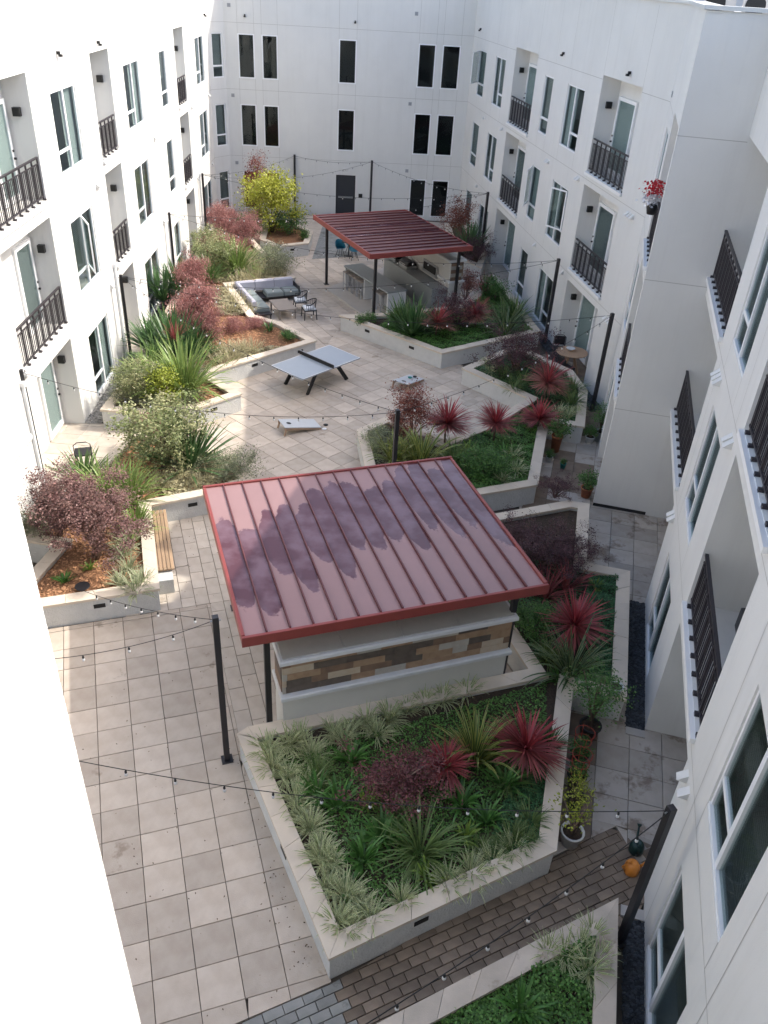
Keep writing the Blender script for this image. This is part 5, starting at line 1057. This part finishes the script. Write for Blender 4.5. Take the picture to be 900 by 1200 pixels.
plant('pinklow', 275, 388, 'low wine red ground shrub across the mulch', 'shrub', 0.5, name='pink_shrub'); plant('pinklow', 300, 384, 'second low wine red ground shrub by the sofa planter', 'shrub', 0.42, name='pink_shrub'); plant('agap', 316, 388, 'small green agapanthus in mulch by the sofa', s=0.7, name='agapanthus'); plant('agap', 334, 395, 'small green plant on the mulch point', s=0.6, name='agapanthus'); plant('green', 340, 399, 'low green patch at the mulch point', s=0.5, name='small_plant')
tufts('straw', [(300, 316), (312, 312), (290, 325), (306, 325), (320, 322), (280, 330), (298, 305), (330, 322), (288, 316)], 'pale straw tuft behind the sofa', 'straw tufts behind the sofa', 1.35); plant('sage', 325, 318, 'olive low bush behind the sofa corner', 'bush', 1.4, name='bush'); plant('sage', 318, 305, 'olive low bush at the planter edge past the sofa', 'bush', 1.2, name='bush')
plant('flaxlight', 278, 318, 'light green flax behind the sofa', s=1.35, name='flax_plant'); plant('pinklow', 262, 302, 'pink shrub left of the flax behind the sofa', 'shrub', 1.1, name='pink_shrub'); plant('pink', 290, 290, 'pink shrub right of the flax behind the sofa', 'shrub', 0.75, name='pink_shrub'); plant('cream', 252, 318, 'olive bush along the sunlit wall past the pink shrubs', 'bush', 1.0, name='bush')
plant('pinklow', 270, 278, 'pink shrub on the narrow end of the planter strip', 'shrub', 0.95, name='pink_shrub'); plant('pinklow', 258, 262, 'pink shrub near the end wall corner', 'shrub', 0.9, name='pink_shrub'); plant('cream', 245, 300, 'olive bush near the far black pole', 'bush', 0.8, name='bush')
for k_, x, y, l, q_ in (('flaxlight', 172, 448, 'light flax close to the sunlit wall window', 1.0), ('flax', 186, 432, 'upright flax between lime shrub and sunlit wall', 1.1), ('flaxdark', 178, 410, 'dark flax beside the sunlit wall recess', 1.1), ('flax', 196, 398, 'green flax below the tall pink shrub', 1.15), ('flaxdark', 222, 425, 'dark flax behind the large light green flax', 1.1), ('flaxdark', 192, 352, 'dark flax along the wall near the middle pole', 1.15), ('flax', 246, 330, 'green flax behind the sofa planter arm', 1.0)):
    plant(k_, x, y, l, s=q_, name='flax_plant')
for x, y, l in ((150, 474, 'grey green low bush at the near end of the sawtooth planter'), (178, 478, 'grey green low bush below the lime shrub'), (222, 474, 'grey green low bush at the sawtooth coping'), (232, 440, 'grey green low bush right of the large flax')): plant('sage', x, y, l, 'bush', 0.8, name='bush')
plant('pink', 246, 406, 'pink feathery shrub reaching over the orange mulch', 'shrub', 0.55, name='pink_shrub'); plant('pinklow', 222, 378, 'pink low shrub between the two tall pink shrubs', 'shrub', 0.8, name='pink_shrub'); plant('pink', 262, 285, 'pink feathery shrub along the narrow planter end', 'shrub', 0.8, name='pink_shrub')
# yellow shrub planter
plant('yellow', 318, 272, 'bright yellow leaved shrub before the end wall', 'shrub', 1.12, name='yellow_shrub'); plant('rust', 303, 255, 'burgundy shrub behind the yellow shrub', 'shrub', 1.35, sz=1.75, name='rust_shrub'); plant('green', 338, 274, 'dark green bush right of the yellow shrub', 'bush', 1.4, name='bush'); plant('green', 296, 276, 'dark green bush left of the yellow shrub', 'bush', 1.4, name='bush'); plant('potbush', 357, 281, 'little plant in mulch right of the yellow shrub', s=0.9, name='small_plant')
# planter by the cobbles
tufts('liriope', [(694, 1100), (678, 1113), (660, 1122), (700, 1125), (690, 1140), (640, 1120)], 'purple tinged grass tuft in the planter by the cobbles', 'tufts of the planter by the cobbles', 0.95); plant('agap', 610, 1188, 'glossy agapanthus in the ground cover by the cobbles', s=0.8, name='agapanthus')
# ground cover
def cover(key, poly_px, m, dens, ls, label, hmax=0.16, world=None):
    sp, z0 = SOIL[key]; poly = world or [tuple(G(x, y, z0))[:2] for x, y in poly_px]; b = MB(); b.t = []; xs = [p[0] for p in poly]; ys = [p[1] for p in poly]
    n = int(dens * abs(area(poly))); k = 0; tries = 0
    while k < n and tries < n * 12:
        tries += 1; x, y = U(min(xs), max(xs)), U(min(ys), max(ys))
        if not (inside(x, y, poly) and inside(x, y, sp)): continue
        hh = hmax * (0.55 + 0.45 * math.sin(x * 5.1 + math.sin(y * 4.3) * 1.7) * math.sin(y * 6.2 + x)); z = z0 + max(0.02, hh * U(0.3, 1.0)); s = ls * U(0.6, 1.3); a = U(0, 6.28); u = Vector((math.cos(a), math.sin(a), U(-0.3, 0.6))).normalized(); v = u.cross(Vector((U(-0.6, 0.6), U(-0.6, 0.6), 1))).normalized(); P0 = Vector((x, y, z)); i0 = len(b.v)
        b.v += [tuple(P0 - u * s * 0.5), tuple(P0 + v * s * 0.36), tuple(P0 + u * s * 0.5), tuple(P0 - v * s * 0.36)]; b.f.append((i0, i0 + 1, i0 + 2, i0 + 3)); b.m.append(0); b.t += [random.random()] * 4; k += 1
    o = b.build('ground_cover', LM[m]); tag(o, label, 'ground cover', kind='stuff')
cover('front', [(590, 940), (625, 905), (652, 880), (648, 990), (560, 1030), (575, 985)], 'coverdark', 2600, 0.042, 'dense dark ground cover at the right of the front planter')
cover('front', [(320, 880), (470, 850), (640, 800), (640, 900), (590, 940), (560, 1010), (470, 1060), (410, 1080), (370, 990)], 'cover', 1300, 0.045, 'sparse green ground cover amid the front planter', 0.1)
cover('front', None, 'coverdark', 2600, 0.045, 'dense dark ground cover between cordyline and damp patio', 0.2, world=[(4.35, 11.4), (4.85, 11.3), (5.75, 15.2), (5.0, 15.5), (4.2, 13.0)])
cover('front', [(600, 660), (690, 650), (670, 760), (620, 780)], 'coverdark', 900, 0.045, 'thin ground cover below the dark purple shrub', 0.12)
cover('mid', None, 'cover', 2000, 0.05, 'green ground cover across the zigzag planter', 0.2, world=[(1.6, 18.2), (4.1, 19.1), (4.6, 21.3), (4.9, 22.9), (4.4, 24.2), (2.9, 22.1), (2.0, 21.0), (1.2, 20.0)])
cover('mid', None, 'coverdark', 1500, 0.05, 'dark ground cover at the head of the zigzag planter', 0.18, world=[(2.6, 26.5), (4.6, 24.6), (5.0, 22.8), (6.0, 22.7), (6.5, 25.3), (6.2, 26.8), (4.6, 28.9)])
cover('mid', None, 'sage', 700, 0.05, 'grey green ground cover at the tip of the zigzag planter', 0.15, world=[(-0.9, 21.4), (-0.2, 17.3), (1.4, 18.3), (1.3, 21.0), (0.0, 22.3)])
cover('far', None, 'cover', 1500, 0.055, 'bright green ground cover of the far wedge planter', 0.22, world=[(-0.9, 30.2), (1.75, 27.9), (5.5, 30.6), (4.5, 36.5), (3.0, 33.5), (1.0, 31.8)])
cover('brpl', None, 'cover', 2300, 0.05, 'dense green ground cover by the cobbles', 0.2, world=[(-1.9, 3.7), (2.7, 1.6), (3.7, 6.9), (2.6, 6.3)])
for wp, lb in (([(-6.9, 26.2), (-4.6, 26.6), (-4.0, 27.6), (-6.0, 27.2)], 'carpet of pale straw grass on the point left of the tennis table'), ([(-6.9, 30.4), (-5.6, 30.7), (-7.1, 33.7), (-7.9, 33.4)], 'carpet of pale straw grass left of the sofa'), ([(-8.0, 34.2), (-6.9, 34.2), (-4.8, 35.4), (-6.9, 39.4), (-8.3, 38.5)], 'carpet of pale straw grass behind the sofa'), ([(-5.6, 17.3), (-4.6, 17.7), (-3.8, 18.3), (-4.4, 18.9), (-6.0, 18.3)], 'carpet of pale straw grass on the bench planter arm')):
    cover('L1' if lb.endswith('arm') else 'L3', None, 'straw', 1500, 0.07, lb, 0.2, world=wp)
# loose bark chips
b = MB(); sp, z0 = SOIL['L1']; k = 0
while k < 6000:
    x, y = U(-9, -3.4), U(12, 20.7)
    if not inside(x, y, sp): continue
    a = U(0, 6.28); l = U(0.02, 0.05); w_ = l * U(0.25, 0.5); c, s = math.cos(a), math.sin(a); z = z0 + U(0.004, 0.02); t1, t2 = U(-0.012, 0.012), U(-0.01, 0.01); i0 = len(b.v)
    b.v += [(x - c * l - s * w_, y - s * l + c * w_, z - t1), (x + c * l - s * w_, y + s * l + c * w_, z + t1), (x + c * l + s * w_, y + s * l - c * w_, z + t1 + t2), (x - c * l + s * w_, y - s * l - c * w_, z - t1 + t2)]; b.f.append((i0, i0 + 1, i0 + 2, i0 + 3)); b.m.append(0); k += 1
tag(b.build('bark_mulch', M['chip']), 'loose orange bark chips in the big plum planter', 'mulch', kind='stuff')
b = MB(); sp, z0 = SOIL['L3']; k = 0
while k < 7000:
    x, y = U(-10, -2.8), U(21.7, 46)
    if not inside(x, y, sp): continue
    a = U(0, 6.28); l = U(0.025, 0.06); w_ = l * U(0.25, 0.5); c, s = math.cos(a), math.sin(a); z = z0 + U(0.004, 0.02); i0 = len(b.v)
    b.v += [(x - c * l - s * w_, y - s * l + c * w_, z), (x + c * l - s * w_, y + s * l + c * w_, z + 0.008), (x + c * l + s * w_, y + s * l - c * w_, z + 0.012), (x - c * l + s * w_, y - s * l - c * w_, z)]; b.f.append((i0, i0 + 1, i0 + 2, i0 + 3)); b.m.append(0); k += 1
tag(b.build('bark_mulch', M['chip']), 'loose orange bark chips in the sawtooth planter', 'mulch', kind='stuff')
# pots on the patios
def pot(x, y, r, h, m, kind, s, label, z=0.0, cage=None):
    t = thing('potted_plant', label, 'potted plant', (x, y, z))
    b = MB(); b.lathe((0, 0, 0), [(r * 0.72, 0), (r * 0.95, h * 0.9), (r * 1.06, h * 0.9), (r * 1.06, h), (r * 0.9, h), (r * 0.86, h * 0.86), (0.01, h * 0.86)], 18); b.build('pot', M[m], t, True, world=False)
    b = MB(); b.lathe((0, 0, h * 0.865), [(r * 0.86, 0), (0.01, 0.01)], 14); b.build('soil', M['soil'], t, world=False)
    if kind:
        o = link('foliage', LIB.get(kind) or LIB[kind + '0'], t); o.location = (0, 0, h * 0.85); o.scale = (s,) * 3; o.rotation_euler = (0, 0, U(0, 6))
        if kind + '_w' in LIB: o = link('stem', LIB[kind + '_w'], t); o.location = (0, 0, h * 0.85); o.scale = (s,) * 3
    if cage:
        b = MB()
        for k in range(3): zz = h + 0.12 + 0.2 * k; rr_ = r * (0.8 + 0.12 * k); b.tube([(rr_ * math.cos(6.283 * q_ / 16), rr_ * math.sin(6.283 * q_ / 16), zz) for q_ in range(17)], 0.006, 4)
        for k in range(4): a = 1.57 * k; b.bar((r * 0.6 * math.cos(a), r * 0.6 * math.sin(a), h * 0.8), (r * 1.06 * math.cos(a), r * 1.06 * math.sin(a), h + 0.55), 0.008)
        b.build('wire_cage', M['redwire'], t, world=False)
pot(3.44, 8.42, 0.19, 0.32, 'whitepot', 'rose', 1.0, 'white pot with sparse yellowing rose by the planter corner')
pot(3.72, 9.62, 0.17, 0.28, 'blackpot', 'potbush', 0.6, 'black pot inside a red wire cage', cage=True); pot(3.85, 10.12, 0.17, 0.28, 'blackpot', 'potbush', 0.7, 'black pot inside a red wire cage beside the small tree', cage=True)
pot(4.15, 10.75, 0.2, 0.34, 'blackpot', 'pottree', 1.15, 'black pot with a small leafy tree by the damp patio'); pot(3.62, 9.15, 0.16, 0.26, 'blackpot', 'rose', 0.7, 'black pot with thin shoots next to the white pot')
pot(5.62, 19.5, 0.17, 0.3, 'terracotta', 'potbush', 1.1, 'terracotta pot with round green bush by the corner block'); pot(5.12, 22.05, 0.17, 0.55, 'terracotta', 'potbush', 1.3, 'terracotta pot with trailing plant raised on a stump'); pot(6.30, 22.75, 0.15, 0.22, 'whitepot', 'potbush', 0.8, 'small cream pot with green plant by the planter end'); pot(6.62, 22.9, 0.17, 0.34, 'counterbase', 'pottree', 0.85, 'grey pot with leafy plant before the gravel'); pot(6.9, 22.7, 0.2, 0.4, 'trim', 'potbush', 1.0, 'tall white pot with green plant at the block wall'); pot(4.85, 21.4, 0.1, 0.16, 'whitepot', 'potbush', 0.5, 'small white pot on the damp patio edge'); pot(5.2, 21.0, 0.09, 0.18, 'teal', 'potbush', 0.35, 'tiny teal pot on the damp patio')
pot(4.66, 11.32, 0.13, 0.2, 'whitepot', None, 1, 'white pot of bare soil standing on the coping', z=0.625)
# flower box on the side balcony
v = PSD.P(22.0, 6.56 + 0.75, 0.08); t = thing('flower_pot', 'hanging pot of red and white flowers on the side railing', 'flower pot', tuple(v))
b = MB(); b.lathe((0, 0, 0), [(0.10, 0), (0.16, 0.24), (0.15, 0.26)], 12); b.build('pot', M['blackpot'], t, True, world=False)
for m_, z0, z1 in (('whiteflower', 0.22, 0.48), ('redflower', 0.46, 0.78)):
    b = MB()
    for k in range(260):
        P0 = Vector((random.gauss(0, 0.13), random.gauss(0, 0.15), U(z0, z1))); u = Vector((U(-1, 1), U(-1, 1), U(-1, 1))).normalized(); w2 = u.cross(Vector((U(-1, 1), U(-1, 1), 1))).normalized(); b.add([P0 - u * 0.035, P0 + w2 * 0.03, P0 + u * 0.035, P0 - w2 * 0.03], [(0, 1, 2, 3)])
    b.build('blossom', M[m_], t, world=False)
# fallen leaves and bits of dirt on the paving
b = MB()
for k in range(420):
    c = random.random()
    if c < 0.35: x, y = U(-5.2, -0.6), U(5.2, 13)
    elif c < 0.7: x, y = rot2(U(1.0, 2.0), U(6, 10.2), R(19.66))
    else: x, y = U(-5.6, -3.6), U(13.8, 17.6)
    if any(inside(x, y, P) for P in ALLP): continue
    l = U(0.006, 0.022); a = U(0, 6.28); cc, ss = math.cos(a) * l, math.sin(a) * l
    b.add([(x - cc, y - ss, 0.006), (x + ss * 0.5, y - cc * 0.5, 0.012), (x + cc, y + ss, 0.007), (x - ss * 0.5, y + cc * 0.5, 0.010)], [(0, 1, 2, 3)])
M['litter'] = mat('leaf_litter', (0.10, 0.065, 0.04), 0.9, island=0.5)
tag(b.build('leaf_litter', M['litter']), 'scattered dry leaf litter on the near paving', 'leaf litter', kind='stuff')
